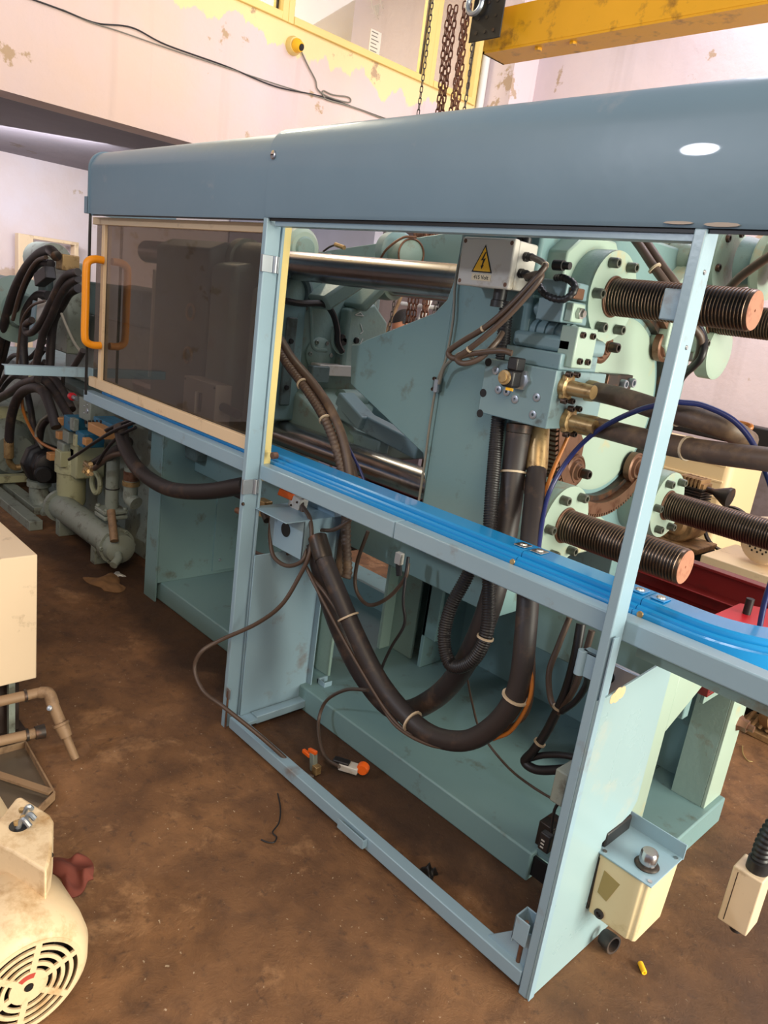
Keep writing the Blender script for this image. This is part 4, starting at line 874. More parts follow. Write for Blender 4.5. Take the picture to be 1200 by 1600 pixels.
c = A(1100, 560, y=1.36); G().lathe(c + V((0, 0, .03)), (1, 0, 0), [(.1, 0), (.1, .05), (.09, .055)], 32).build('lower_disc', pale, hm)
hose('upper_cable', Y([(1090, 505, .95), (1100, 530, .92), (1095, 560, .9), (1070, 585, .95), (1060, 600, 1.0)]), .011, cable_black, 'dark cable hooking down below the upper threaded bar', 'cable')
# ---- hoses over the left of the opening
hose('corrugated_hose', Y([(432, 540, .36), (450, 570, .34), (480, 610, .32), (505, 650, .30), (522, 690, .29), (535, 740, .29), (540, 800, .28), (541, 850, .27), (543, 890, .26), (540, 905, .25)]), .018, rubber_dusty, 'ribbed brown hose slanting from the door edge down past the track', 'hose', corr=(.004, .14), n=14, ties=(.25, .45), tier=.024)
hose('brown_hose', Y([(438, 530, .38), (458, 562, .36), (490, 600, .34), (518, 642, .32), (537, 690, .31), (546, 745, .3), (544, 800, .3), (535, 850, .3), (530, 900, .3)]), .0165, rubber_dusty, 'smooth brown hose lying against the ribbed hose by the door edge', 'hose', n=14)
hose('brown_hose', Y([(455, 575, .38), (500, 625, .37), (530, 670, .36), (548, 720, .36), (556, 760, .36), (553, 800, .36)]), .012, rubber_dusty, 'thinner brown hose on the inner side of the slanting bundle', 'hose')
hose('nylon_tube', Y([(500, 625, .35), (530, 670, .34), (548, 705, .34), (565, 740, .34), (572, 765, .34)]), .005, tube_blue, 'dark blue tube along the slanting hose bundle', 'pipe')
# thick black hose hanging into the left bay
hose('suction_hose', Y([(188, 668, .25), (196, 700, .22), (218, 735, .2), (262, 763, .18), (320, 768, .17), (385, 758, .17)]), .034, rubber, 'thick black hose sagging below the sill across the left bay', 'hose', n=18)
hose('suction_hose', Y([(140, 730, .35), (165, 715, .33), (190, 700, .34), (200, 690, .4)]), .03, rubber, 'thick black hose stub slanting behind the filter housing', 'hose', n=16)
hose('bay_hose', Y([(248, 675, .6), (256, 710, .6), (268, 742, .6), (300, 752, .65)]), .032, rubber, 'black hose hanging at the back of the left bay', 'hose', n=16)
hose('bay_cable', Y([(300, 700, .6), (330, 722, .55), (362, 745, .5)]), .012, cable_black, 'black cable slanting across the upper left bay', 'cable')
hose('black_hose', Y([(500, 770, .3), (505, 800, .28), (500, 830, .24), (492, 850, .2)]), .022, rubber, 'short black hose tucked under the sill right of the switch bracket', 'hose')
hose('black_hose', Y([(520, 775, .34), (524, 810, .33), (528, 850, .32), (534, 880, .32)]), .024, rubber, 'short black hose hanging behind the ribbed hose end below the sill', 'hose')
t = thing('cable_connector', 'small cream cable connector just under the sill in the middle bay', 'connector', tuple(A(624, 880, y=.35)))
c = A(624, 872, y=.35); G().box(c.x - .014, c.x + .014, .34, .36, c.z - .022, c.z + .02).build('connector_body', boxgrey, t, .003)
G().cyl(c + V((.0, 0, -.02)), c + V((.012, 0, -.06)), .011, n=10).build('boot', cable_black, t)
# ---- limit switches and small cables at the middle post
ls = thing('limit_switch', 'grey limit switch with orange roller lever below the sill', 'switch', tuple(A(465, 785, y=.2)))
c = A(466, 785, y=.2); G().obox(c, (.03, 0, -.008), (0, .02, 0), (.004, 0, .025)).build('switch_body', boxgrey, ls, .003)
d = A(443, 775, y=.17); G().obox((d + A(453, 770, y=.17)) / 2, (d - c) * .5, (0, .006, 0), V((.006, 0, .016)) * .9).build('lever', orange, ls, .004)
for dx, dz in ((-.018, .014), (.022, -.024), (-.012, -.012), (.02, .008)): bolt(c + V((dx, -.02, dz)), (0, -1, 0), .004, ls)
ls = thing('limit_switch', 'brass-coloured limit switch on the bracket beside the middle post', 'switch', tuple(A(412, 790, y=.15)))
c = A(412, 785, y=.15); G().box(c.x - .03, c.x + .03, .13, .17, c.z - .05, c.z + .01).build('switch_body', brass, ls, .003)
G().cyl(c + V((.02, -.01, -.03)), c + V((.06, -.02, -.05)), .014, n=12).build('gland', darksteel, ls)
G().lathe(A(398, 771, y=.1), (0, 0, 1), [(.009, 0), (.009, .02)], 12).build('roller', orange, ls)
c = A(370, 797, y=.15); G().cyl(c, c + V((.09, 0, 0)), .012, n=12).build('plunger', rusty, ls)
c = A(410, 742, y=.1)
t = G().box(c.x - .05, c.x + .07, .06, .14, .965, .985).build('door_stop_block', cream, bev=.002); tag(t, 'cream stop block tucked under the sill beside the middle post', 'block')
hose('switch_cable', Y([(424, 803, .14), (422, 840, .13), (428, 870, .12), (448, 884, .12), (470, 878, .13), (478, 860, .15), (473, 830, .17), (472, 780, .2)]), .0075, cable_brown, 'brown cable looping from the bracket switch under the sill', 'cable')
hose('switch_cable', Y([(472, 790, .18), (484, 810, .16), (487, 840, .14), (482, 870, .12), (468, 900, .1), (440, 945, .06), (400, 975, .03), (345, 1000, -.04), (315, 1018, -.1), (304, 1045, -.12), (318, 1080, -.12), (350, 1105, -.1), (400, 1145, -.04), (440, 1180, .02), (465, 1205, .06), (490, 1214, .1)]), .0075, cable_brown, 'long brown cable sweeping out past the middle post onto the floor', 'cable')
hose('switch_cable', Y([(390, 858, .2), (410, 867, .2), (440, 868, .2), (465, 855, .2), (485, 830, .2), (520, 828, .22), (548, 812, .25)]), .007, cable_brown, 'brown cable crossing level under the sill behind the loops', 'cable')
hose('switch_cable', Y([(478, 885, .13), (490, 905, .13), (510, 930, .13), (535, 970, .14), (560, 1030, .15), (585, 1080, .15), (620, 1135, .14), (680, 1166, .14), (730, 1160, .15)]), .006, cable_brown, 'thin brown cable strapped along the longest drooping hose', 'cable')
hose('switch_cable', Y([(575, 1078, .18), (540, 1078, .25), (510, 1095, .28), (498, 1125, .26), (500, 1160, .2), (510, 1185, .17), (530, 1198, .14)]), .0065, cable_brown, 'brown cable arching over the bed corner down to the loose switches', 'cable')
hose('switch_cable', Y([(638, 870, .35), (634, 900, .34), (630, 940, .33), (632, 975, .34), (612, 1010, .33), (598, 1040, .33), (595, 1055, .33)]), .0055, cable_black, 'thin black cable hanging from the bed rail in the middle bay', 'cable')
hose('switch_cable', Y([(575, 830, .35), (558, 880, .34), (556, 920, .34), (575, 945, .34), (605, 935, .34), (632, 905, .34), (638, 880, .35)]), .007, cable_brown, 'dark cable hanging in a wide U in the middle bay', 'cable')
hose('floor_wire', Y([(730, 1060, .6), (738, 1100, .5), (752, 1145, .45), (790, 1195, .42), (830, 1228, .4), (880, 1258, .38)]), .004, cable_brown, 'thin brown wire running over the teal deck to the right post', 'cable')
bl_ = thing('loose_switch', 'loose limit switch with orange cap lying on the floor by the bed', 'switch', tuple(A(553, 1205, z=.02)))
c = A(545, 1203, z=.02); d = A(575, 1212, z=.02); u = (d - c).normalized(); w_ = V((-u.y, u.x, 0))
G().obox(c + V((0, 0, .012)), u * .035, w_ * .02, (0, 0, .012)).build('switch_body', boxgrey, bl_, .003)
G().obox(c - u * .03 + V((0, 0, .02)), u * .03, w_ * .015, (0, 0, .012)).build('plug', cable_black, bl_, .004)
G().lathe(d + V((-.02, -.01, .02)), w_, [(.018, -.012), (.022, -.004), (.022, .012), (.012, .02)], 14).build('orange_cap', orange, bl_)
bl_ = thing('loose_switch', 'grey switch with small orange lever standing on the floor by the bed corner', 'switch', tuple(A(490, 1195, z=.0)))
c = A(490, 1190, z=.04); G().obox(c, (.012, 0, 0), (0, .01, 0), (.0, -.006, .04)).build('switch_body', greyteal, bl_, .003)
G().obox(c + V((0, -.01, .045)), (.02, 0, .004), (0, .006, 0), (0, 0, .007)).build('orange_lever', orange, bl_, .002)
G().obox(c + V((-.03, -.01, .02)), (.02, 0, 0), (0, .006, 0), (0, 0, .007)).build('orange_lever', orange, bl_, .002)
G().obox(c + V((.02, 0, -.02)), (.012, 0, 0), (0, .012, 0), (0, 0, .016)).build('terminal', brass, bl_, .002)
# ---- cables right of centre
hose('power_cable', Y([(890, 965, .4), (872, 1010, .38), (858, 1050, .36), (860, 1090, .35), (870, 1110, .34)]), .009, cable_brown, 'left brown cable of the three hanging by the right post', 'cable')
hose('power_cable', Y([(908, 975, .36), (898, 1030, .34), (884, 1080, .33), (866, 1120, .32), (850, 1150, .31), (832, 1175, .3), (820, 1190, .3), (840, 1203, .3), (880, 1202, .3), (900, 1200, .3)]), .0135, cable_black, 'thick black taped cable folding sharply beside the right post', 'cable', ties=(.3, .5), tier=.018)
hose('power_cable', Y([(925, 985, .34), (912, 1030, .33), (900, 1070, .32), (880, 1105, .32), (866, 1118, .32)]), .009, cable_brown, 'right brown cable joining the thick taped cable', 'cable')
hose('power_cable', Y([(918, 1050, .2), (916, 1070, .25), (900, 1095, .28), (878, 1112, .31)]), .009, cable_black, 'short black cable from the hinge tab to the taped cable', 'cable')
hose('power_cable', Y([(828, 1185, .31), (850, 1180, .31), (880, 1180, .31), (905, 1185, .31)]), .0095, cable_black, 'short black cable running level behind the right post', 'cable')
t = thing('cable_socket', 'grey-green socket on the back of the right post', 'socket', tuple(A(885, 1225, y=.1)))
c = A(886, 1222, y=.1); G().box(c.x - .016, c.x + .02, .06, .13, c.z - .045, c.z + .045).build('socket_body', greyteal, t, .004)
G().box(c.x - .02, c.x - .016, .07, .12, c.z - .03, c.z + .025).build('socket_lid', greyteal, t, .002)
hose('lead_cable', Y([(882, 1245, .1), (868, 1262, .12), (863, 1285, .13), (862, 1300, .14)]), .004, cable_black, 'thin black lead below the grey-green socket', 'cable')
t = thing('proximity_sensor', 'small black sensor block hanging behind the right post', 'sensor', tuple(A(853, 1315, y=.14)))
c = A(853, 1315, y=.14); G().box(c.x - .016, c.x + .016, .13, .15, c.z - .026, c.z + .026).build('sensor_body', cable_black, t, .004)
for k in range(3): G().box(c.x - .008, c.x + .002, .1285, .1295, c.z - .016 + k * .01, c.z - .012 + k * .01).build('label_mark', boxgrey, t)
# ================= FIXED PLATEN AND THINGS BEHIND THE DOOR =================
fx0, fx1 = A(240, 480, y=.42).x, A(322, 480, y=.42).x
fp = thing('fixed_platen', 'dark teal fixed platen standing behind the smoked door pane', 'machine', ((fx0 + fx1) / 2, .95, .86))
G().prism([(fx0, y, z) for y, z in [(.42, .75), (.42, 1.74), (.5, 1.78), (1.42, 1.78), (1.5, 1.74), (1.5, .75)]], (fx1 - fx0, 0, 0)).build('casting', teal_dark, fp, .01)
for (y, z) in TB: G().lathe((fx1 - .01, y, z), (1, 0, 0), [(.1, 0), (.1, .05), (.06, .06)], 32).build('bar_collar', teal_cast, fp)
G().box(fx1 - .005, fx1 + .14, .62, 1.25, 1.1, 1.62).build('mould_half', darksteel, fp, .006)
for zz in (1.25, 1.45): G().torus((fx1 - .12, .41, zz), (0, 1, 0), .035, .007, 20, 8).build('lifting_eye', brass, fp)
c = A(238, 500, y=.36); G().box(c.x - .008, c.x + .008, .355, .365, 1.1, 1.62).build('edge_rod', boxgrey, fp)
sb = thing('terminal_box', 'tan terminal box with switch bracket behind the lower door pane', 'box', tuple(A(318, 640, y=.28)))
a0, a1 = A(284, 650, y=.28), A(338, 602, y=.28)
G().box(a0.x, a1.x, .28, .36, a0.z - .0, a1.z).build('box_body', boxgrey, sb, .004)
m_ = (a0.x + a1.x) / 2; mz_ = (a0.z + a1.z) / 2
G().box(m_ - .02, m_ + .0, .262, .28, mz_ - .055, mz_ + .045).build('switch_bracket', boxgrey, sb, .003)
G().box(m_ + .012, m_ + .028, .272, .28, mz_ - .045, mz_ + .04).build('slot', darksteel, sb, .002)
for x in (a0.x + .012, a1.x - .012):
    for z in (a0.z + .014, a1.z - .014): G().lathe((x, .28, z), (0, -1, 0), [(.006, 0), (.005, .002)], 10).build('screw', darksteel, sb)
G().cyl((a1.x, .32, mz_), (a1.x + .12, .32, mz_ - .01), .02, n=12).build('gland', cable_black, sb)
# ================= INJECTION SIDE (left) =================
iu = thing('injection_unit', 'grey-green injection unit cabinet and carriage beyond the hose cluster', 'machine', (-4.2, .9, 0))
G().box(-6.2, -2.68, .52, 1.4, .0, .80).build('base_cabinet', greyteal, iu, .01)
G().box(-6.2, -2.9, .50, 1.42, .80, .84).build('base_top', teal_dark, iu, .005)
G().box(-4.6, -3.25, .62, 1.2, .84, 1.30).build('carriage_block', greyteal, iu, .012)
G().box(-4.1, -3.35, .55, 1.1, 1.30, 1.50).build('carriage_top', teal_dark, iu, .012)
G().cyl((-4.2, .9, 1.4), (-2.95, .9, 1.4), .11, n=28).build('barrel', greyteal, iu)
G().box(-4.3, -4.05, .42, .56, 1.05, 1.6).build('valve_column', greyteal, iu, .01)
G().cyl((-5.3, .35, 1.25), (-4.7, .35, 1.25), .2, n=28).build('motor_housing', teal, iu)
G().lathe((-4.72, .35, 1.25), (1, 0, 0), [(.22, 0), (.22, .03), (.12, .05), (.1, .12)], 28).build('motor_flange', teal_cast, iu)
hb = A(62, 404, y=.7); G().cyl(hb, hb + V((.3, 0, 0)), .12, n=24).build('hopper_drum', greyteal, iu)
# angle bar in front of the hoses
a = A(128, 583, x=-2.86); b = A(8, 575, x=-2.86)
t = thing('angle_bar', 'blue-grey angle bar reaching left in front of the black hoses', 'bar', tuple(a))
G().box(-2.875, -2.86, b.y, a.y + .06, a.z - .02, a.z + .02).build('upright_leg', guard, t, .002)
G().box(-2.91, -2.86, b.y, a.y + .06, a.z + .018, a.z + .022).build('flat_leg', guard, t, .001)
# beige steel frame standing at the far wall
y0, y1 = 1.02, 1.68; z1_ = A(25, 365, x=-6.9).z; zb_ = .0
t = thing('equipment_rack', 'beige steel rack frame standing against the far wall behind the hoses', 'rack', (-6.85, 1.35, 0))
ya, yb = A(26, 380, x=-6.85).y, A(120, 390, x=-6.85).y; zt_ = A(26, 364, x=-6.85).z
G().box(-6.9, -6.8, ya, ya + .13, 0, zt_).build('upright', beige, t, .004); G().box(-6.9, -6.8, yb - .04, yb, 0, zt_).build('upright', beige, t, .004)
G().box(-6.9, -6.8, ya + .13, yb - .04, zt_ - .03, zt_).build('top_rail', beige, t, .004); G().box(-6.9, -6.8, ya + .13, yb - .04, zt_ - .45, zt_ - .4).build('lower_rail', beige, t, .004)
# hoses of the injection side
def HH(pts, y, r, lbl, m=rubber, k=8, **kw): hose('hydraulic_hose', [A(p[0], p[1], y=(p[2] if len(p) > 2 else y)) for p in pts], r, m, lbl, 'hose', n=14, **kw)
HH([(88, 400), (78, 391), (60, 398), (40, 420), (22, 455), (8, 500), (-6, 560)], .25, .028, 'uppermost thick black hose arching left from the brass block', ends=((0, .1, .03, darksteel),))
HH([(80, 412), (60, 412), (42, 435), (28, 470), (14, 520), (4, 560), (-8, 600)], .3, .024, 'second black hose arching left just inside the uppermost one')
HH([(72, 402), (58, 408), (44, 428), (30, 462), (20, 500)], .22, .012, 'thin brown hose between the two upper arches', m=cable_brown)
HH([(122, 425), (104, 430), (90, 450), (78, 475), (66, 500), (52, 518), (42, 520), (40, 508), (50, 500)], .2, .02, 'black hose curling into a hook above the angle bar')
HH([(122, 435), (106, 445), (92, 465), (80, 495), (68, 520), (62, 545), (55, 575)], .22, .022, 'black hose falling inside the hooked one to the angle bar')
HH([(122, 450), (108, 458), (96, 478), (84, 500), (80, 530), (78, 575)], .3, .026, 'thick black hose dropping straight behind the angle bar')
HH([(76, 462), (60, 462), (46, 478), (38, 500), (36, 540), (38, 575)], .35, .03, 'thick black hose arch behind the warning plate')
HH([(70, 470), (50, 478), (36, 498), (30, 530), (26, 575)], .2, .008, 'thin brown line arching down to the angle bar end', m=cable_brown)
HH([(96, 490), (104, 510), (116, 535), (128, 552)], .2, .007, 'thin tan line running down to the orange handle foot', m=cable_grey)
HH([(130, 548), (122, 562), (114, 575)], .15, .016, 'short black hose stub below the orange handle')
for i, (a_, b_, c_, d_) in enumerate(((560, 588, 575, 610), (580, 600, 590, 622), (548, 572, 556, 590))):
    HH([(-8, d_), (20, c_), (45, (a_ + b_) / 2), (70, a_ - 15)], .3 + .05 * i, .016, ('black hose leaving the frame left below the angle bar', 'lowest black hose leaving the frame left under the others', 'black hose leaving the frame left level with the angle bar')[i])
HH([(60, 592), (36, 600), (18, 612), (-8, 626)], .28, .028, 'thick black hose sweeping left from the fitting under the angle bar')
HH([(14, 715), (14, 690), (18, 650), (30, 618), (50, 606), (68, 612), (80, 640), (88, 668)], .25, .030, 'thick black arch hose with brass end above the dark pump', ends=((0, .14, .032, brass),))
HH([(58, 590), (74, 598), (90, 620), (102, 640), (112, 655)], .32, .026, 'black hose slanting right from the fitting under the angle bar')
HH([(74, 588), (88, 596), (100, 615), (112, 640)], .36, .026, 'black hose lying right of the slanting pair under the angle bar')
HH([(42, 612), (48, 640), (52, 665), (60, 690), (80, 705)], .4, .022, 'black hose behind the amber line over the pump')
HH([(34, 608), (36, 640), (48, 670), (62, 690), (84, 702), (100, 706)], .3, .010, 'amber brown line curving over the pump to the filter', m=tube_amber)
HH([(76, 648), (62, 660), (56, 680), (66, 700)], .3, .008, 'thin grey line looped beside the valve blocks', m=cable_grey)
HH([(75, 655), (66, 668), (62, 690)], .35, .02, 'short black hose curled behind the valve plugs')
HH([(210, 660), (180, 672), (150, 690), (128, 705), (108, 718)], .2, .009, 'black cable running left to the filter head', m=cable_black)
HH([(212, 668), (188, 680), (168, 700), (152, 725)], .22, .008, 'second black cable dropping towards the fittings', m=cable_black)
HH([(212, 655), (195, 660), (175, 668), (160, 676)], .25, .010, 'black cable tucked under the sill end', m=cable_black)
HH([(195, 708), (175, 712), (160, 722), (148, 732)], .24, .014, 'brown hose joining the pipe fittings beside the filter', m=cable_brown)
HH([(100, 575), (98, 610), (104, 640)], .42, .012, 'thin black hose hanging straight under the angle bar')
for pts in (([(108, 590), (106, 615)]),):
    pass
c = A(54, 592, y=.3); t = tag(G().lathe(c, (0, 0, 1), [(.035, -.04), (.035, .04), (.028, .05)], 20).build('hose_fitting', creamgreen), 'cream hose fitting just below the left end of the angle bar', 'fitting')
# brass block and sensor at the top
t = thing('port_block', 'brown port block with hose elbow at the top of the hose cluster', 'block', tuple(A(92, 415, y=.35)))
c = A(92, 410, y=.3); G().box(c.x - .05, c.x + .05, .3, .4, c.z - .04, c.z + .05).build('block', brass, t, .006)
c = A(70, 432, y=.25); G().obox(c, (.09, 0, .03), (0, .03, 0), (-.012, 0, .035)).build('black_sensor', cable_black, t, .006)
c = A(70, 455, y=.4); G().box(c.x - .12, c.x + .03, .4, .5, c.z - .05, c.z + .08).build('sensor_base', teal_dark, t, .006)
c = A(66, 497, y=.24); t = thing('warning_plate', 'tilted pale plate with small yellow triangle among the black hoses', 'plate', tuple(c))
G().obox(c, (.085, 0, -.01), (0, .004, 0), (.02, 0, .1)).build('plate', boxgrey, t, .002)
G().prism([c + V(v) for v in ((-.03, -.006, -.03), (.03, -.006, -.035), (.01, -.006, .02))], (0, .001, 0)).build('triangle_mark', yellow_m, t)
c = A(52, 495, y=.3); G().obox(c, (.03, 0, .0), (0, .004, 0), (.03, 0, .1)).build('blue_strip', guard, t)
# valve bank
vk = thing('valve_bank', 'bank of blue and grey valves with tan plugs under the sill end', 'valve', tuple(A(130, 680, y=.35)))
def vbx(px, py, w, h, y, d, m, nm, b=.004):
    c = A(px, py, y=y); return G().box(c.x - w / 2, c.x + w / 2, y, y + d, c.z - h / 2, c.z + h / 2).build(nm, m, vk, b)
vbx(132, 640, .16, .12, .30, .14, greyteal, 'gauge_block'); c = A(136, 642, y=.3)
for dx, dz in ((0, 0), (-.04, .02), (-.04, -.02), (.0, .035)): G().lathe(c + V((dx, 0, dz)), (0, -1, 0), [(.016 if dx == 0 and dz == 0 else .006, 0), (.012 if dx == 0 and dz == 0 else .004, .004)], 14).build('port_plug', zinc, vk)
vbx(105, 661, .11, .08, .26, .12, bluepaint, 'coil'); vbx(112, 663, .06, .07, .245, .03, greyteal, 'coil_cap'); vbx(89, 658, .05, .045, .26, .06, copperbox, 'plug')
vbx(145, 665, .22, .06, .32, .14, greyteal, 'valve_body'); vbx(160, 661, .24, .03, .30, .12, bluepaint, 'valve_body')
vbx(150, 673, .22, .05, .24, .1, copperbox, 'terminal_strip')
vbx(89, 680, .05, .045, .26, .06, copperbox, 'plug'); vbx(102, 682, .09, .07, .27, .1, greyteal, 'coil')
vbx(124, 686, .12, .08, .26, .12, bluepaint, 'coil'); vbx(116, 688, .045, .07, .25, .03, creamgreen, 'coil_cap'); vbx(131, 690, .05, .04, .24, .04, copperbox, 'plug')
vbx(108, 706, .14, .06, .32, .14, greyteal, 'manifold'); vbx(75, 713, .06, .045, .25, .06, copperbox, 'plug'); vbx(90, 716, .09, .095, .26, .08, creamgreen, 'coil')
for k in range(5): G().lathe(A(134 + k * 6, 662, y=.30), (0, 0, 1), [(.008, 0), (.008, .02)], 8).build('screw', darksteel, vk)
c = A(118, 622, y=.3); t = thing('stop_button', 'small red push button sticking out beside the sill end', 'button', tuple(c))
G().lathe(c + V((.02, 0, 0)), (-1, 0, 0), [(.014, 0), (.014, .05)], 12).build('stem', zinc, t); G().lathe(c - V((.03, 0, 0)), (-1, 0, 0), [(.02, 0), (.024, .012), (.02, .04), (0, .045)], 14).build('knob_head', red_b, t)
# filter canister
ft = thing('oil_filter', 'cream-green oil filter canister hanging above the grey cylinder', 'filter', tuple(A(112, 790, y=.36)))
c = A(111, 790, y=.36); zt2 = A(111, 728, y=.36).z; zb2 = c.z
G().lathe((c.x, .36, zb2), (0, 0, 1), [(.05, 0), (.075, .008), (.085, .03), (.085, zt2 - zb2)], 32).build('bowl', creamgreen, ft)
G().lathe((c.x, .36, zt2), (0, 0, 1), [(.098, -.03), (.098, .05), (.08, .09), (.07, .12)], 32).build('filter_head', creamgreen, ft)
G().box(c.x + .06, c.x + .16, .32, .5, zt2 - .04, zt2 + .18).build('head_block', creamgreen, ft, .012)
G().box(c.x - .04, c.x + .06, .28, .45, zt2 + .08, zt2 + .16).build('top_cap', greyteal, ft, .01)
g = G(); rnd = random.Random(3)
for k in range(9): g.cyl(A(128 + rnd.uniform(0, 18), 722 + rnd.uniform(0, 20), y=.3), A(130 + rnd.uniform(0, 18), 722 + rnd.uniform(0, 20), y=.27), .013, n=8)
g.build('pipe_fitting_cluster', brass, ft)
# heat exchanger
hx = thing('heat_exchanger', 'grey horizontal oil cooler cylinder lying low beside the filter', 'cooler', (-3.3, .3, .05))
cz2 = .15; xa, xb = A(93, 790, y=.3).x, A(182, 862, y=.3).x
G().cyl((xa, .3, cz2), (xb, .3, cz2), .078, n=32).build('shell', greyteal, hx)
for xx, w in ((xa - .0, .03), (xb - .03, .035)): G().lathe((xx, .3, cz2), (1, 0, 0), [(.1, 0), (.1, w)], 32).build('end_flange', greyteal, hx)
G().lathe((xb + .005, .3, cz2), (1, 0, 0), [(.085, 0), (.08, .05), (.05, .07), (0, .072)], 32).build('end_bonnet', greyteal, hx)
for k in range(6): a = k * PI / 3; bolt((xb + .005, .3 + .09 * math.cos(a), cz2 + .09 * math.sin(a)), (1, 0, 0), .012, hx, m=greyteal)
G().tube(spline([(xb + .06, .28, cz2 - .02), (xb + .11, .26, cz2 - .03), (xb + .14, .22, cz2 - .05)]), .022, 12).build('drain_elbow', greyteal, hx)
G().tube([(xb - .02, .27, cz2 + .20), (xb + .1, .24, cz2 + .07)], .022, 12).build('inlet_stub', pipe_m, hx)
G().box(xa + .1, xa + .16, .24, .36, 0, cz2 - .05).build('saddle', greyteal, hx, .004); G().box(xb - .2, xb - .14, .24, .36, 0, cz2 - .05).build('saddle', greyteal, hx, .004)
# standing pipe with flange
pc = A(174, 800, y=.36)
t = thing('riser_pipe', 'grey vertical riser pipe with square bolted flange above the cooler end', 'pipe', tuple(pc))
zt3 = A(173, 742, y=.36).z
G().cyl((pc.x, .36, cz2 + .07), (pc.x, .36, zt3 + .12), .036, n=20).build('pipe', greyteal, t)
G().box(pc.x - .07, pc.x + .07, .29, .43, pc.z - .03, pc.z - .005).build('flange', greyteal, t, .008); G().box(pc.x - .07, pc.x + .07, .29, .43, pc.z, pc.z + .025).build('flange', greyteal, t, .008)
for sx in (-1, 1):
    for sy in (-1, 1): bolt((pc.x + .055 * sx, .36 + .055 * sy, pc.z + .025), (0, 0, 1), .012, t, m=greyteal)
G().torus((pc.x, .36, pc.z + .14), (0, 0, 1), .036, .004, 20, 6).build('seam', blacksteel, t)
pc = A(204, 775, y=.36)
t = thing('pipe_elbow', 'dark pipe elbow with brass collar close to the left bed column', 'pipe', tuple(pc))
G().tube(spline([pc + V((0, 0, .16)), pc + V((0, 0, .04)), pc + V((.0, .0, -.01)), pc + V((.05, .01, -.03))]), .038, 16).build('elbow', greyteal, t)
G().lathe(pc + V((0, 0, .06)), (0, 0, 1), [(.046, 0), (.046, .025)], 12).build('collar', brass, t); G().lathe(pc + V((0, 0, .09)), (0, 0, 1), [(.042, 0), (.042, .05)], 12).build('collar', rusty, t)
pc = A(150, 755, y=.42); t = tag(G().torus(pc, (0, 1, .0), .06, .016, 24, 8).build('pipe_bracket', creamgreen), 'cream ring bracket between filter and riser pipe', 'bracket')
# pump and its motor
pp = thing('oil_pump', 'black oil pump bolted to the grey-green drive motor', 'pump', tuple(A(62, 760, y=.3)))
c = A(62, 728, y=.3)
G().lathe(c + V((-.14, .05, 0)), (1, 0, 0), [(.09, 0), (.14, .03), (.14, .1), (.11, .13), (.11, .18)], 8).build('housing', blacksteel, pp, .01)
G().lathe(c + V((.03, .05, -.0)), (1, 0, 0), [(.1, 0), (.1, .05), (.06, .07)], 20).build('front_cover', blacksteel, pp)
G().lathe(c + V((.06, .0, -.03)), (1, -.3, 0), [(.055, 0), (.055, .06), (.045, .07)], 20).build('outlet', blacksteel, pp)
c2 = A(58, 765, y=.3)
G().tube(spline([c2 + V((-.02, .02, .06)), c2 + V((-.02, .02, -.04)), c2 + V((.02, .04, -.12)), c2 + V((.12, .05, -.14))]), .06, 18).build('suction_elbow', greyteal, pp)
G().lathe(c2 + V((-.02, .02, .02)), (0, 0, 1), [(.075, 0), (.075, .04)], 20).build('elbow_flange', greyteal, pp)
G().tube(spline([A(14, 712, y=.26), A(15, 722, y=.27), A(22, 730, y=.3), A(32, 730, y=.34)]), .022, 12).build('brass_elbow', brass, pp)
dm = thing('drive_motor', 'large grey-green drive motor cut by the left frame edge', 'motor', tuple(A(10, 760, y=.4)))
c = A(30, 715, y=.36)
G().lathe(c + V((-1.0, 0, 0)), (1, 0, 0), [(.2, 0), (.3, .05), (.31, .5), (.29, .62), (.2, .78), (.14, .9)], 40).build('motor_body', greyteal, dm)
G().lathe(c + V((-.32, 0, 0)), (1, 0, 0), [(.3, 0), (.31, .0), (.31, .04), (.22, .05)], 40).build('flange', creamgreen, dm)
G().box(c.x - .8, c.x - .2, .2, .55, 0, c.z - .26).build('motor_foot', greyteal, dm, .01)
# skid under the motor
t = thing('steel_skid', 'grey-green steel skid rails on the floor behind the cream cabinet', 'rail', (-4.2, .3, 0))
a_ = A(82, 812, z=.06); G().box(-5.0, a_.x, .12, .20, 0, .06).build('rail', greyteal, t, .004); G().box(-5.0, a_.x - .3, .25, .33, 0, .05).build('rail', greyteal, t, .004)
G().box(-4.75, -4.68, -.1, .4, .06, .11).build('cross_bar', creamgreen, t, .003)
# floor rags and scraps
def rag(name, cx, cy, sx, sy, h, m, label, seed, cat='rag'):
    n = 18; r_ = random.Random(seed); ph = [r_.uniform(0, 6) for _ in range(6)]; vs = []; fs = []
    for lay in (0, 1):
        for i in range(n + 1):
            for j in range(n + 1):
                u = i / n * 2 - 1; v = j / n * 2 - 1; rr = 1 + .25 * math.sin(3 * math.atan2(v, u) + ph[0]); edge = max(0, 1 - max(abs(u), abs(v)) ** 4)
                z = h * edge * (.45 + .35 * math.sin(4 * u + ph[1]) * math.cos(3 * v + ph[2]) + .2 * math.sin(9 * u * v + ph[3])) + .003
                vs.append((cx + u * sx * rr, cy + v * sy * rr, max(.002, z) if lay else .0005))
    N1 = (n + 1) ** 2
    for i in range(n):
        for j in range(n):
            a = i * (n + 1) + j; fs.append((a, a + 1, a + n + 2, a + n + 1)); fs.append((N1 + a, N1 + a + n + 1, N1 + a + n + 2, N1 + a + 1))
    return tag(G().add(vs, fs).build(name, m, ang=80), label, cat)
p = A(168, 912, z=0); rag('oily_rag', p.x, p.y, .11, .07, .03, cloth_rag, 'oily brown rag crumpled on the floor near the left bed column', 4)
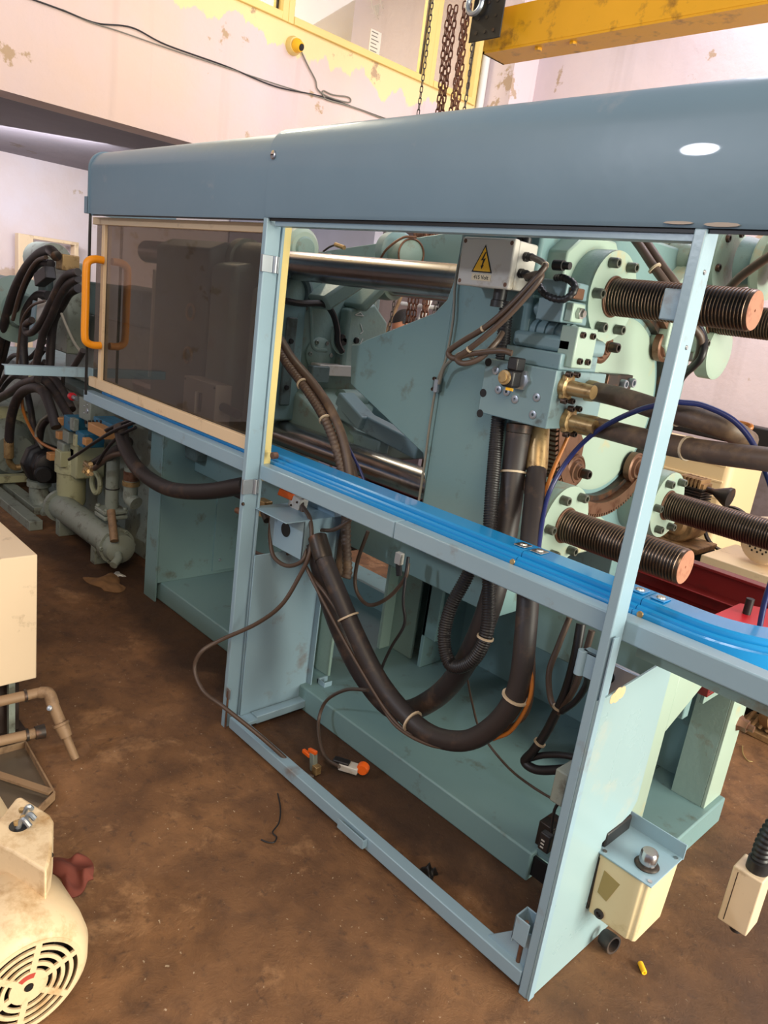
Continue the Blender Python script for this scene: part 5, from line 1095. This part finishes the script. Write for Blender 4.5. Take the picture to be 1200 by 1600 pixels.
p = A(114, 1364, z=0); rag('maroon_rag', p.x, p.y, .07, .045, .03, cloth_red, 'crumpled maroon rag on the floor beside the cream motor', 9)
p = A(185, 898, z=0); rag('paper_scrap', p.x, p.y, .035, .02, .006, white_m, 'tiny white scrap of paper on the floor behind the oily rag', 2, 'scrap')
p = A(670, 1365, z=0); rag('dark_lump', p.x, p.y, .022, .02, .035, blacksteel, 'small black lump on the wet floor between rail and bed', 5, 'lump')
# ================= CREAM CABINET, PIPES, TRAY =================
cb = thing('cream_cabinet', 'cream sheet-metal cabinet raised on a dark stand at the left edge', 'cabinet', (-2.2, -.9, 0))
G().box(-3.2, -1.66, -1.5, -.583, .235, .682).build('cabinet_body', cabinet_m, cb, .004)
G().box(-3.2, -1.9, -1.5, -.62, .682, .684).build('top_sheet', cabinet_m, cb)
G().box(-3.1, -1.72, -1.45, -.62, .02, .235).build('dark_interior', darkbrown, cb)  # solid dark block filling the space under the cabinet
G().box(-1.70, -1.68, -.665, -.645, .0, .235).build('leg', greyteal, cb); G().box(-1.70, -1.68, -.76, -.735, .0, .235).build('leg', cabinet_m, cb)
G().box(-3.2, -1.66, -1.5, -.6, 0, .02).build('base_frame', darkbrown, cb, .003)
pi = thing('drain_pipe', 'dusty brown pipe with elbow and plastic joints pointing down at the floor', 'pipe', tuple(A(120, 1185, z=.02)))
a0 = A(-10, 1098, x=-1.62); a1 = A(62, 1082, x=-1.60); a2 = A(76, 1084, x=-1.58); a3 = A(118, 1186, z=.02)
G().cyl(a0, a1, .017, n=16).build('pipe', pipe_m, pi)
G().tube(spline([a1, a2, a2.lerp(a3, .18)]), .02, 14).build('elbow', pipe_m, pi)
G().cyl(a2.lerp(a3, .12), a2.lerp(a3, .5), .0185, n=16).build('pipe', pipe_m, pi)
d = (a3 - a2).normalized(); q = a2.lerp(a3, .45); G().lathe(q, d, [(.026, 0), (.026, .008), (.023, .01), (.019, .05)], 18).build('reducer_joint', pipe_m, pi)
G().cyl(a2.lerp(a3, .6), a3, .0135, n=16).build('pipe', pipe_m, pi)
G().lathe(a2.lerp(a3, .25) + V((.0, -.015, .01)), (.5, -.6, .6), [(.009, 0), (.009, .012), (.004, .014)], 10).build('drain_valve', zinc, pi)
for f_ in (.66,): G().ring(a0.lerp(a1, f_), (a1 - a0), .018, .021, .008, 18).build('pipe_clip', darksteel, pi)
pi = thing('stub_pipe', 'short brown pipe with dark end cap below the elbowed pipe', 'pipe', tuple(A(66, 1143, x=-1.55)))
b0_ = A(-10, 1160, x=-1.58); b1_ = A(70, 1142, x=-1.56); G().cyl(b0_, b1_, .017, n=16).build('pipe', pipe_m, pi)
G().lathe(b1_ - (b1_ - b0_).normalized() * .03, (b1_ - b0_), [(.022, 0), (.024, .03), (.018, .03)], 16).build('end_cap', darksteel, pi)
G().ring(b0_.lerp(b1_, .62), (b1_ - b0_), .018, .021, .008, 18).build('pipe_clip', darksteel, pi)
# oil tray
ty = thing('oil_tray', 'shallow grey oil tray on the floor below the stub pipe', 'tray', (-1.5, -.75, 0))
P1 = [A(px, py, z=.035) for px, py in ((40, 1158), (85, 1238), (60, 1262), (-60, 1300), (-60, 1185))]
ctr = sum(P1, V()) / 5
G().prism([V((p.x, p.y, .008)) for p in P1], (0, 0, .004)).build('tray_floor', mat('oily_grey_sheet', rgb(104, 92, 78), .35, .3, var=.2), ty)
g = G()
for i in range(5):
    a, b = P1[i], P1[(i + 1) % 5]; n_ = V((b.y - a.y, a.x - b.x, 0)).normalized() * .003; g.obox((a + b) / 2 + V((0, 0, -.013)), (b - a) / 2, n_, (0, 0, .014))
g.build('tray_rim', pipe_m, ty, .001)
a, b = A(-10, 1208, z=.04), A(80, 1238, z=.035); dd = (b - a); t = G().obox((a + b) / 2, dd / 2, V((-dd.y, dd.x, 0)).normalized() * .012, (0, 0, .004)).build('flat_bar', pipe_m); tag(t, 'flat steel strip lying across the oil tray', 'strip')
# ================= CREAM MOTOR (foreground left) =================
em = thing('electric_motor', 'stained cream electric motor with slotted fan cowl in the lower left corner', 'motor', (-.8, -.96, 0))
mo = V((-.6, -.965, .125)); R_ = .148
G().lathe(mo - V((.42, 0, 0)), (1, 0, 0), [(.12, 0), (.135, .02), (.135, .22), (.14, .225), (.148, .232), (.15, .33), (.146, .37), (.13, .405), (.115, .418), (.112, .418)], 64, False).build('fan_cowl', motor_m, em, ang=50)
G().lathe(mo - V((.7, 0, 0)), (1, 0, 0), [(.1, 0), (.132, .02), (.132, .3)], 48).build('motor_body', motor_m, em)
# slotted grille: rings joined by spokes
for r0, r1 in ((.103, .113), (.085, .0935), (.067, .0755), (.049, .0575)): G().ring(mo + V((-.006, 0, 0)), (1, 0, 0), r0, r1, .005, 64).build('grille_ring', motor_m, em)
o = G().lathe(mo + V((-.006, 0, 0)), (1, 0, 0), [(.0395, 0), (.0395, .005), (.010, .005), (.010, .0), ], 40).build('grille_hub', motor_m, em)
G().lathe(mo + V((-.004, 0, 0)), (1, 0, 0), [(.0085, 0), (.0085, .0055)], 16).build('hub_hole', blacksteel, em)
for k in range(6):
    a = k * PI / 3 + .32; dv = V((0, math.cos(a), math.sin(a))); tv = V((0, -math.sin(a), math.cos(a)))
    G().obox(mo + V((-.0035, 0, 0)) + dv * .075, V((.0027, 0, 0)), tv * .0065, dv * .037).build('grille_spoke', motor_m, em)
vs = []; fs = []; n = 10
for lay in (0, .0006):
    for i in range(n + 1):
        a = 1.15 + i / n * 1.1
        for r_ in (.022, .034): vs.append(mo + V((-.0008 + lay, r_ * math.cos(a), r_ * math.sin(a))))
for i in range(n): fs.append((2 * i, 2 * i + 1, 2 * i + 3, 2 * i + 2)); fs.append((2 * n + 2 + 2 * i, 2 * n + 4 + 2 * i, 2 * n + 5 + 2 * i, 2 * n + 3 + 2 * i))
G().add(vs, fs).build('red_arrow_mark', mat('faded_red_print', rgb(176, 66, 54), .6), em)
G().lathe(mo - V((.06, 0, 0)), (1, 0, 0), [(.11, 0), (.11, .002)], 40).build('fan_disc', darkbrown, em)
for k in range(7):
    a = k * 2 * PI / 7; dv = V((0, math.cos(a), math.sin(a))); G().obox(mo + V((-.035, 0, 0)) + dv * .06, V((.02, 0, 0)), dv.cross(V((1, 0, 0))) * .002, dv * .04).build('fan_blade', blacksteel, em)
G().box(mo.x - .6, mo.x - .3, mo.y - .13, mo.y + .13, 0, .02).build('foot_plate', motor_m, em, .004)
for yy in (-1, 1): G().box(mo.x - .6, mo.x - .3, mo.y + yy * .1 - .01, mo.y + yy * .1 + .01, .02, .1).build('foot_rib', motor_m, em, .004)
c = A(12, 1452, x=-.62); 
G().lathe(V((mo.x - .12, mo.y - .09, mo.z + .115)), (0, -.6, .75), [(.01, 0), (.008, .004)], 12).build('cowl_screw', rusty, em)
# terminal box on top
cx_, cyy_, czz = -.93, -.90, .285
zt_ = .335
tp = [A(px, py, z=zt_) for px, py in ((-25, 1310), (25, 1246), (34, 1244), (78, 1272), (84, 1282), (80, 1335), (72, 1362), (20, 1330))]
G().prism([V((p.x, p.y, .2)) for p in tp], (0, 0, zt_ - .2)).build('terminal_box', motor_m, em, .01, seg=3)
hc = A(30, 1290, z=zt_); G().lathe(hc, (0, 0, 1), [(.022, 0), (.022, .001)], 24).build('cable_hole', blacksteel, em)
for k, (px, py) in enumerate(((26, 1288), (36, 1280), (34, 1268))):
    c = A(px, py, z=zt_ + .01); G().tube(spline([c + V((0, 0, -.02)), c + V((.01, .01, .015)), c + V((.03 - .01 * k, .02, .005))]), .006, 8).build('wire_lug', zinc, em)
    G().lathe(c, (0, 0, 1), [(.007, 0), (.007, .008)], 6).build('terminal_nut', brass, em)
b_ = A(77, 1335, z=.3); G().lathe(b_, (1, .3, 0), [(.007, 0), (.006, .008)], 8).build('box_screw', darksteel, em)
# ================= GREASE RESERVOIR ON THE END PANEL =================
gr = thing('grease_reservoir', 'ivory plastic grease reservoir with teal lid and chrome cap on the end panel', 'reservoir', (.09, .28, .15))
X0, X1_ = .027, .165; Y0, Y1_ = .205, .365; ZT = .345; ZBt = .16
vs = []; 
for z, s_ in ((ZBt, .93), (ZT - .004, 1.0)):
    cxx, cyx = (X0 + X1_) / 2, (Y0 + Y1_) / 2
    vs.append([(cxx + (x - cxx) * s_, cyx + (y - cyx) * s_, z) for x, y in ((X0, Y0 + .0), (X1_ - .02, Y0), (X1_ - .016, Y0 + .006), (X1_ - .006, Y0 + .006), (X1_, Y0 + .014), (X1_, Y1_), (X0, Y1_))])
n = 7
G().add(vs[0] + vs[1], [tuple(range(n))[::-1], tuple(range(n, 2 * n))] + [(i, (i + 1) % n, n + (i + 1) % n, n + i) for i in range(n)]).build('tank', ivory, gr, .004, seg=3)
G().box(X0 - .01, X1_ + .006, Y0 - .006, Y1_ + .006, ZT, ZT + .004).build('lid_plate', guard, gr, .001)
G().box(X0 - .012, X1_ + .008, Y1_ + .002, Y1_ + .006, ZT, ZT + .045).build('back_lip', guard, gr, .001)
c = V(((X0 + X1_) / 2 + .03, Y0 + .055, ZT + .004))
G().lathe(c, (0, 0, 1), [(.029, 0), (.031, .004), (.027, .009), (.024, .01)], 28).build('cap_seal', darksteel, gr)
pr = [(.022, .009), (.0225, .02), (.0215, .038), (.018, .043), (0, .043)]
g = G(); nn = 40; vs = []; fs = []
for r_, t in pr:
    for i in range(nn): a = 2 * PI * i / nn; q = r_ * (1 - (.05 if (i // 2) % 4 == 0 and .009 < t < .04 else 0)); vs.append((c.x + q * math.cos(a), c.y + q * math.sin(a), c.z + t))
for k in range(len(pr) - 1):
    for i in range(nn): j = (i + 1) % nn; fs.append((k * nn + i, k * nn + j, (k + 1) * nn + j, (k + 1) * nn + i))
g.add(vs, fs).build('filler_cap', chrome, gr, ang=50)
for x, y in ((X0 + .008, Y0 + .008), (X1_ - .006, Y0 + .008), (X1_ - .006, Y1_ - .012)): G().lathe((x, y, ZT + .004), (0, 0, 1), [(.006, 0), (.006, .002), (.003, .002)], 12).build('lid_screw', steel, gr)
G().prism([(X0 + .018, Y0 + .0015, .235), (X0 + .045, Y0 + .0025, .225), (X0 + .068, Y0 + .002, .295), (X0 + .022, Y0 + .0005, .305)], (0, -.0008, 0)).build('label_remains', tape, gr)
G().lathe((X0 + .035, Y0 + .008, .178), (0, -1, 0), [(.013, 0), (.013, .008), (.007, .009), (.006, .004), (0, .004)], 18).build('drain_plug', rubber, gr)
G().box(X0 - .004, X0 + .004, Y0, Y0 + .01, .17, .33).build('side_bracket', darksteel, gr)
G().box(.0, .03, .22, .35, .35, .395).build('pump_body', blacksteel, gr, .006)
t = thing('rubber_sleeve', 'black rubber sleeve ring on the floor under the ivory reservoir', 'ring', tuple(A(953, 1475, z=0)))
c = A(953, 1470, z=.028); G().lathe(c - V((.02, .0, 0)), (1, -.25, .1), [(.017, 0), (.022, 0), (.024, .012), (.026, .03), (.026, .038), (.020, .038), (.017, 0)], 28, False).build('sleeve', rubber, t)
t = tag(G().lathe(A(1000, 1504, z=.008), (A(1006, 1518, z=.008) - A(1000, 1504, z=.008)), [(.006, 0), (.0075, .002), (.0075, .03), (.0068, .032), (.003, .032), (.003, .028)], 16).build('yellow_ferrule', yellow_m), 'small yellow plastic ferrule lying on the floor by the sleeve', 'ferrule')
# floor hooked wire by the rail
hose('hooked_wire', [A(px, py, z=.006) for px, py in ((434, 1240), (438, 1262), (436, 1285), (426, 1300), (432, 1308), (428, 1316), (418, 1316), (408, 1312))], .0025, cable_black, 'hooked piece of thin black wire on the floor left of the rail', 'wire')
# ================= PLUG BOX AT THE RIGHT =================
pb = thing('plug_box', 'cream plug housing with black corrugated conduit at the right edge', 'connector', tuple(A(1170, 1478, z=.0)))
qx = .33; p = A(1146, 1352, y=.48); q = A(1184, 1378, y=.48); r_ = A(1146, 1452, y=.48)
bxA, bxB, bzA, bzB = p.x, p.x + .075, r_.z, p.z
bzA = max(.03, bzA)
G().box(bxA, bxB, .48, .56, bzA, bzB).build('housing', cabinet_m, pb, .004, seg=3)
G().box(bxA + .014, bxA + .016, .479, .481, bzA + .01, bzB - .01).build('seam_line', darksteel, pb)
G().lathe((bxA + .04, .52, bzA - .028), (0, 0, 1), [(.014, 0), (.016, .028)], 16).build('foot_bush', rubber, pb)
G().lathe((bxA + .045, .52, bzB), (0, 0, 1), [(.028, 0), (.028, .03), (.024, .032)], 20).build('conduit_gland', cable_black, pb)
cc = V((bxA + .045, .52, bzB + .02)); sp = resample(spline([cc, cc + V((-.002, 0, .06)), cc + V((.01, .01, .13)), cc + V((.05, .02, .22)), cc + V((.12, .03, .3))], 10), .0035)
G().tube(sp, .023, 14, .14).build('corrugated_conduit', cable_black, pb, ang=60)
# ================= BACKGROUND RIGHT =================
bp_ = thing('water_tank', 'cream ribbed plastic tank against the back wall behind the rear bar', 'tank', (-1.3, 3.0, 0))
tl = A(1010, 700, y=2.8); tr_ = A(1147, 722, y=2.8); br = A(1130, 800, y=2.8)
G().box(tl.x - .5, tr_.x, 2.8, 3.3, 0, tr_.z + .03).build('tank_body', mat('cream_tank_plastic', rgb(226, 198, 154), .5, var=.05), bp_, .04, seg=4)
for k in range(6): z = tr_.z - .04 - k * .09; G().box(tl.x - .48, tr_.x - .03, 2.792, 2.8, z, z + .012).build('rib', mat('cream_tank_plastic', None), bp_, .003)
# compressor
cp = thing('air_compressor', 'dusty brown air compressor head with cooling fins behind the rear threaded bar', 'compressor', tuple(A(1075, 900, y=2.3)))
c = A(1083, 768, y=2.3); br_ = mat('dusty_brown_casting', rgb(150, 116, 78), .55, .2, var=.2, dirt=rgb(80, 60, 40), dirt_amt=.4, dirt_scale=18)
g = G()
for i in range(7): g.box(c.x - .07, c.x + .07, 2.23, 2.37, c.z - .06 + i * .014, c.z - .053 + i * .014)
g.box(c.x - .05, c.x + .05, 2.25, 2.35, c.z - .07, c.z + .04); g.build('cylinder', darksteel, cp)
g = G()
for i in range(6): g.box(c.x - .06 + i * .02, c.x - .05 + i * .02, 2.24, 2.36, c.z + .03, c.z + .075)
g.box(c.x - .065, c.x + .065, 2.25, 2.35, c.z + .03, c.z + .055); g.build('cylinder_head', br_, cp)
G().lathe((c.x + .06, 2.3, c.z + .03), (1, 0, -.1), [(.015, 0), (.015, .04), (.05, .11), (.05, .125)], 20).build('air_filter', darksteel, cp)
G().tube(spline([c + V((-.06, 0, .05)), c + V((-.1, 0, .055)), c + V((-.13, 0, .06))]), .016, 10).build('outlet_pipe', darksteel, cp)
G().lathe((c.x - .01, 2.2, c.z - .16), (0, 1, 0), [(.09, 0), (.1, .02), (.1, .18), (.08, .2)], 28).build('crankcase', br_, cp)
G().lathe((c.x - .01, 2.185, c.z - .16), (0, 1, 0), [(.0, 0), (.05, 0), (.07, .02)], 24).build('crankcase_cover', br_, cp)
G().box(c.x - .14, c.x + .14, 2.18, 2.42, c.z - .28, c.z - .25).build('base_plate', br_, cp, .004)
G().lathe((c.x + .17, 2.4, c.z - .16), (0, 1, 0), [(.11, 0), (.12, 0), (.12, .03), (.11, .03), (.11, 0)], 28, False).build('flywheel', blacksteel, cp)
G().cyl((c.x - .5, 2.35, .28), (c.x + .75, 2.35, .28), .19, n=32).build('air_tank', br_, cp)
G().box(c.x - .3, c.x + .5, 2.3, 2.4, .42, c.z - .28).build('stand', blacksteel, cp)
for xx in (-.35, .6): G().box(c.x + xx, c.x + xx + .05, 2.22, 2.48, 0, .12).build('tank_foot', blacksteel, cp)
mt = thing('compressor_motor', 'cream motor with perforated end cover at the right edge', 'motor', tuple(A(1190, 900, y=2.1)))
c = A(1188, 845, y=2.1)
G().lathe(c, (.25, 1, 0), [(.085, 0), (.105, .01), (.11, .03), (.1, .2)], 32).build('motor_shell', cabinet_m, mt)
g = G(); dv, u_, w_ = basis((.25, 1, 0))
for i in range(-5, 6):
    for j in range(-5, 6):
        if (i * i + j * j) < 26 and (i + j) % 2 == 0: q = c + u_ * i * .0135 + w_ * j * .0135 - dv * .001; g.lathe(q, -dv, [(.0055, 0), (.0, .0005)], 6)
g.build('perforation', blacksteel, mt, stuff=True)
G().box(c.x - .2, c.x + .5, 2.0, 2.4, c.z - .2, c.z - .12).build('motor_base', beige, mt, .004)
G().box(c.x - .05, c.x + .3, 2.1, 2.3, 0, c.z - .2).build('stand', blacksteel, mt)
# long black trunking along the back wall
z0_ = A(1160, 675, y=3.9).z
t = tag(G().box(-3.2, 1.5, 3.9, 4.05, z0_ - .09, z0_ + .05).build('wall_trunking', blacksteel, bev=.01), 'long black trunking running level along the back wall', 'trunking')
# dark lower wall paint
st(G().box(-3.5, 5.4, YB - .012, YB, 0, .80).build('trim_2', mat('dirty_grey_dado', rgb(120, 108, 112), .7, var=.15, dirt=rgb(96, 84, 80), dirt_amt=.4, dirt_scale=4)))
# old bundle of parts on the floor at the right
op = thing('old_gearbox', 'dusty tan cast gearbox parts piled on a plate at the right edge', 'gearbox', tuple(A(1180, 1158, z=0)))
c = A(1182, 1150, z=0); tn = br_
G().box(c.x - .09, c.x + .2, c.y - .03, c.y + .25, .0, .03).build('base_plate', tn, op, .005)
G().lathe(c + V((0, .06, .1)), (1, -.4, .1), [(.05, 0), (.07, .015), (.07, .06), (.04, .08), (.04, .12)], 20).build('gear_case', tn, op)
G().lathe(c + V((.07, .1, .03)), (0, 0, 1), [(.05, 0), (.05, .08), (.03, .1), (.03, .15)], 16).build('shaft_hub', tn, op)
for k in range(4): G().tube(spline([c + V((-.06 + .03 * k, -.0, .04)), c + V((-.02 + .03 * k, .02, .12)), c + V((.05 + .02 * k, .0, .08)), c + V((.08, .03 * k, .03))]), .008, 8).build('bent_pipe', tn, op)
hose('floor_string', [A(px, py, z=.004) for px, py in ((1160, 1165), (1161, 1178), (1168, 1188), (1176, 1190))], .002, tape, 'thin pale string end on the floor beside the gearbox parts', 'string')
# red bracket and dark tube at the track end
c = A(1160, 962, y=.75)
t = thing('red_bracket', 'bright red bracket with black post beyond the curved track end', 'bracket', tuple(c))
G().prism([A(px, py, z=.86) for px, py in ((1100, 972), (1155, 948), (1215, 960), (1215, 1000))], (0, 0, .012)).build('plate', red_b, t, .001)
c = A(1166, 960, z=.87); G().cyl(c, c + V((0, 0, .05)), .012, n=12).build('stud', blacksteel, t)
# ================= PERSON BEHIND THE MACHINE =================
def skin_mesh(name, pts, edges, radii, parent, m, lv=2):
    me = bpy.data.meshes.new(name); base = V(parent['_b']); me.from_pydata([tuple(V(p) - base) for p in pts], edges, []); o = bpy.data.objects.new(name, me); COL.objects.link(o); o.parent = parent
    sk = o.modifiers.new('skin', 'SKIN'); sk.use_smooth_shade = True
    for v, r_ in zip(me.skin_vertices[0].data, radii): v.radius = r_ if isinstance(r_, tuple) else (r_, r_)
    me.skin_vertices[0].data[0].use_root = True
    ss = o.modifiers.new('sub', 'SUBSURF'); ss.levels = lv; ss.render_levels = lv; me.materials.append(m); return o
hp = A(633, 507, y=2.6); gz = 0.0
ps = thing('person', 'dark-haired person standing behind the machine, only the head top showing', 'person', (hp.x, 2.6, 0))
s_ = hp.z / 1.52; B = V((hp.x, 2.6, 0))
def b_(x, y, z): return B + V((x, y, z * s_))
body = [b_(0, 0, .88), b_(0, .0, 1.05), b_(0, 0, 1.25), b_(0, 0, 1.36), b_(-.0, -.01, 1.44),
        b_(.17, 0, 1.30), b_(.22, -.03, 1.05), b_(.2, -.2, .95), b_(.19, -.28, .96), b_(-.17, 0, 1.30), b_(-.22, -.03, 1.05), b_(-.2, -.2, .95), b_(-.19, -.28, .96)]
skin_mesh('shirt', body, [(0, 1), (1, 2), (2, 3), (3, 4), (3, 5), (5, 6), (6, 7), (7, 8), (3, 9), (9, 10), (10, 11), (11, 12)], [(.15, .1), (.14, .1), (.16, .11), (.08, .07), .05, .06, .045, .038, .03, .06, .045, .038, .03], ps, shirt)
legs = [b_(0, 0, .9), b_(.09, 0, .82), b_(.1, -.01, .46), b_(.1, .02, .08), b_(.1, -.1, .03), b_(-.09, 0, .82), b_(-.1, -.01, .46), b_(-.1, .02, .08), b_(-.1, -.1, .03)]
skin_mesh('trousers', legs, [(0, 1), (1, 2), (2, 3), (3, 4), (0, 5), (5, 6), (6, 7), (7, 8)], [.1, .085, .06, .045, .035, .085, .06, .045, .035], ps, mat('dark_trouser_cloth', rgb(44, 46, 58), .85))
for sx in (-1, 1):
    w0_ = b_(sx * .19, -.28, .96)
    for k in range(5):
        dx = (k - 1.5) * .018 if k else sx * -.045; L_ = (.055, .08, .088, .082, .065)[k]
        skin_mesh('finger', [w0_ + V((dx * .4, -.03, 0)), w0_ + V((dx, -.03 - L_ * .7, -.01)), w0_ + V((dx, -.03 - L_, -.035))], [(0, 1), (1, 2)], [.012, .009, .007], ps, skin, 1)
    G().sphere(w0_ + V((0, -.04, 0)), .04, 12, 8, (.9, 1.1, .45)).build('palm', skin, ps)
hc = V((hp.x, 2.6, hp.z - .02)); rot = Matrix.Rotation(math.radians(-35), 3, 'Z') @ Matrix.Rotation(math.radians(22), 3, 'X')
def hd(v): return hc + rot @ V(v)
vs = []; fs = []; n, m2 = 24, 16
for i in range(m2 + 1):
    t = PI * i / m2
    for j in range(n):
        a = 2 * PI * j / n; x = math.sin(t) * math.cos(a); y = math.sin(t) * math.sin(a); z = math.cos(t)
        w = 1 - .22 * max(0, -z) ** 1.2; vs.append(hd((x * .075 * w, y * .095 * w + (.0 if z > 0 else -.012 * z), z * .115)))
for i in range(m2):
    for j in range(n): q = (j + 1) % n; fs.append((i * n + j, (i + 1) * n + j, (i + 1) * n + q, i * n + q))
G().add(vs, fs).build('head', skin, ps, ang=80)
g = G().add([hc + rot @ (rot.transposed() @ (V(v) - hc) * 1.08 + V((0, .008, .006))) for v in vs], [f for f in fs if True])
keep = []
for f in g.f:
    c_ = sum((rot.transposed() @ (g.v[i] - hc) for i in f), V()) / len(f)
    if c_.z > .03 + (.03 if c_.y < -.02 else -.08 * (c_.y > .03)) : keep.append(f)
g.f = keep; g.build('hair', hair, ps, ang=80)
for sx in (-1, 1):
    G().sphere(hd((sx * .078, .005, -.005)), .022, 10, 8, (.4, .7, 1.2)).build('ear', skin, ps)
    G().sphere(hd((sx * .028, -.086, .0)), .012, 10, 8).build('eye', white_m, ps); G().sphere(hd((sx * .028, -.096, .0)), .006, 8, 6).build('iris', black_m, ps)
G().prism([hd((-.011, -.09, -.03)), hd((.011, -.09, -.03)), hd((.004, -.092, .01)), hd((-.004, -.092, .01))], rot @ V((0, -.02, -.004))).build('nose', skin, ps, .003)
G().sphere(hd((0, -.084, -.055)), .018, 10, 6, (1.2, .4, .3)).build('mouth', mat('lip', rgb(150, 80, 70), .5), ps)
# round black part with wires beside the chains
c = A(700, 480, y=2.3)
t = thing('black_drum', 'round black part with loose wires behind the platen arm, right of the person', 'drum', tuple(c))
G().sphere(c, .07, 20, 14, (1, .8, 1.1)).build('drum', hair, t)
for k in range(9):
    r_ = random.Random(k); G().tube(spline([c + V((-.05, 0, .0)), c + V((-.08 - r_.uniform(0, .03), 0, r_.uniform(-.03, .05))), c + V((-.07 - r_.uniform(0, .04), 0, r_.uniform(-.08, .12)))]), .0025, 5).build('loose_wire', black_m, t)
G().cyl(c - V((0, 0, .05)), V((c.x, c.y, 0)), .02, n=12).build('stand_pole', darksteel, t)
# leaning pole and white pipe frame seen through the gap
a = A(597, 535, y=2.8); b = A(628, 460, y=2.8); d = (b - a).normalized(); low = a - d * (a.z / d.z)
t = tag(G().cyl(low, b + d * .3, .014, n=10).build('leaning_pole', pipe_m), 'thin brown pole leaning behind the machine left of the person', 'pole')
a = A(652, 512, y=3.0); b = A(672, 465, y=3.0); d = (b - a).normalized(); low = a - d * (a.z / d.z)
t = thing('white_pipe_rack', 'white pipe rack behind the machine right of the person', 'rack', tuple(low))
G().cyl(low, b + d * .1, .028, n=12).build('pipe', white_m, t)
G().cyl(A(628, 474, y=3.02), A(690, 482, y=3.02), .016, n=10).build('cross_pipe', white_m, t)
st(G().box(-6.95, XE - .35, 3.3, 3.4, 0, soff).build('door_1', mat('grey_door_paint', rgb(176, 176, 190), .5)))
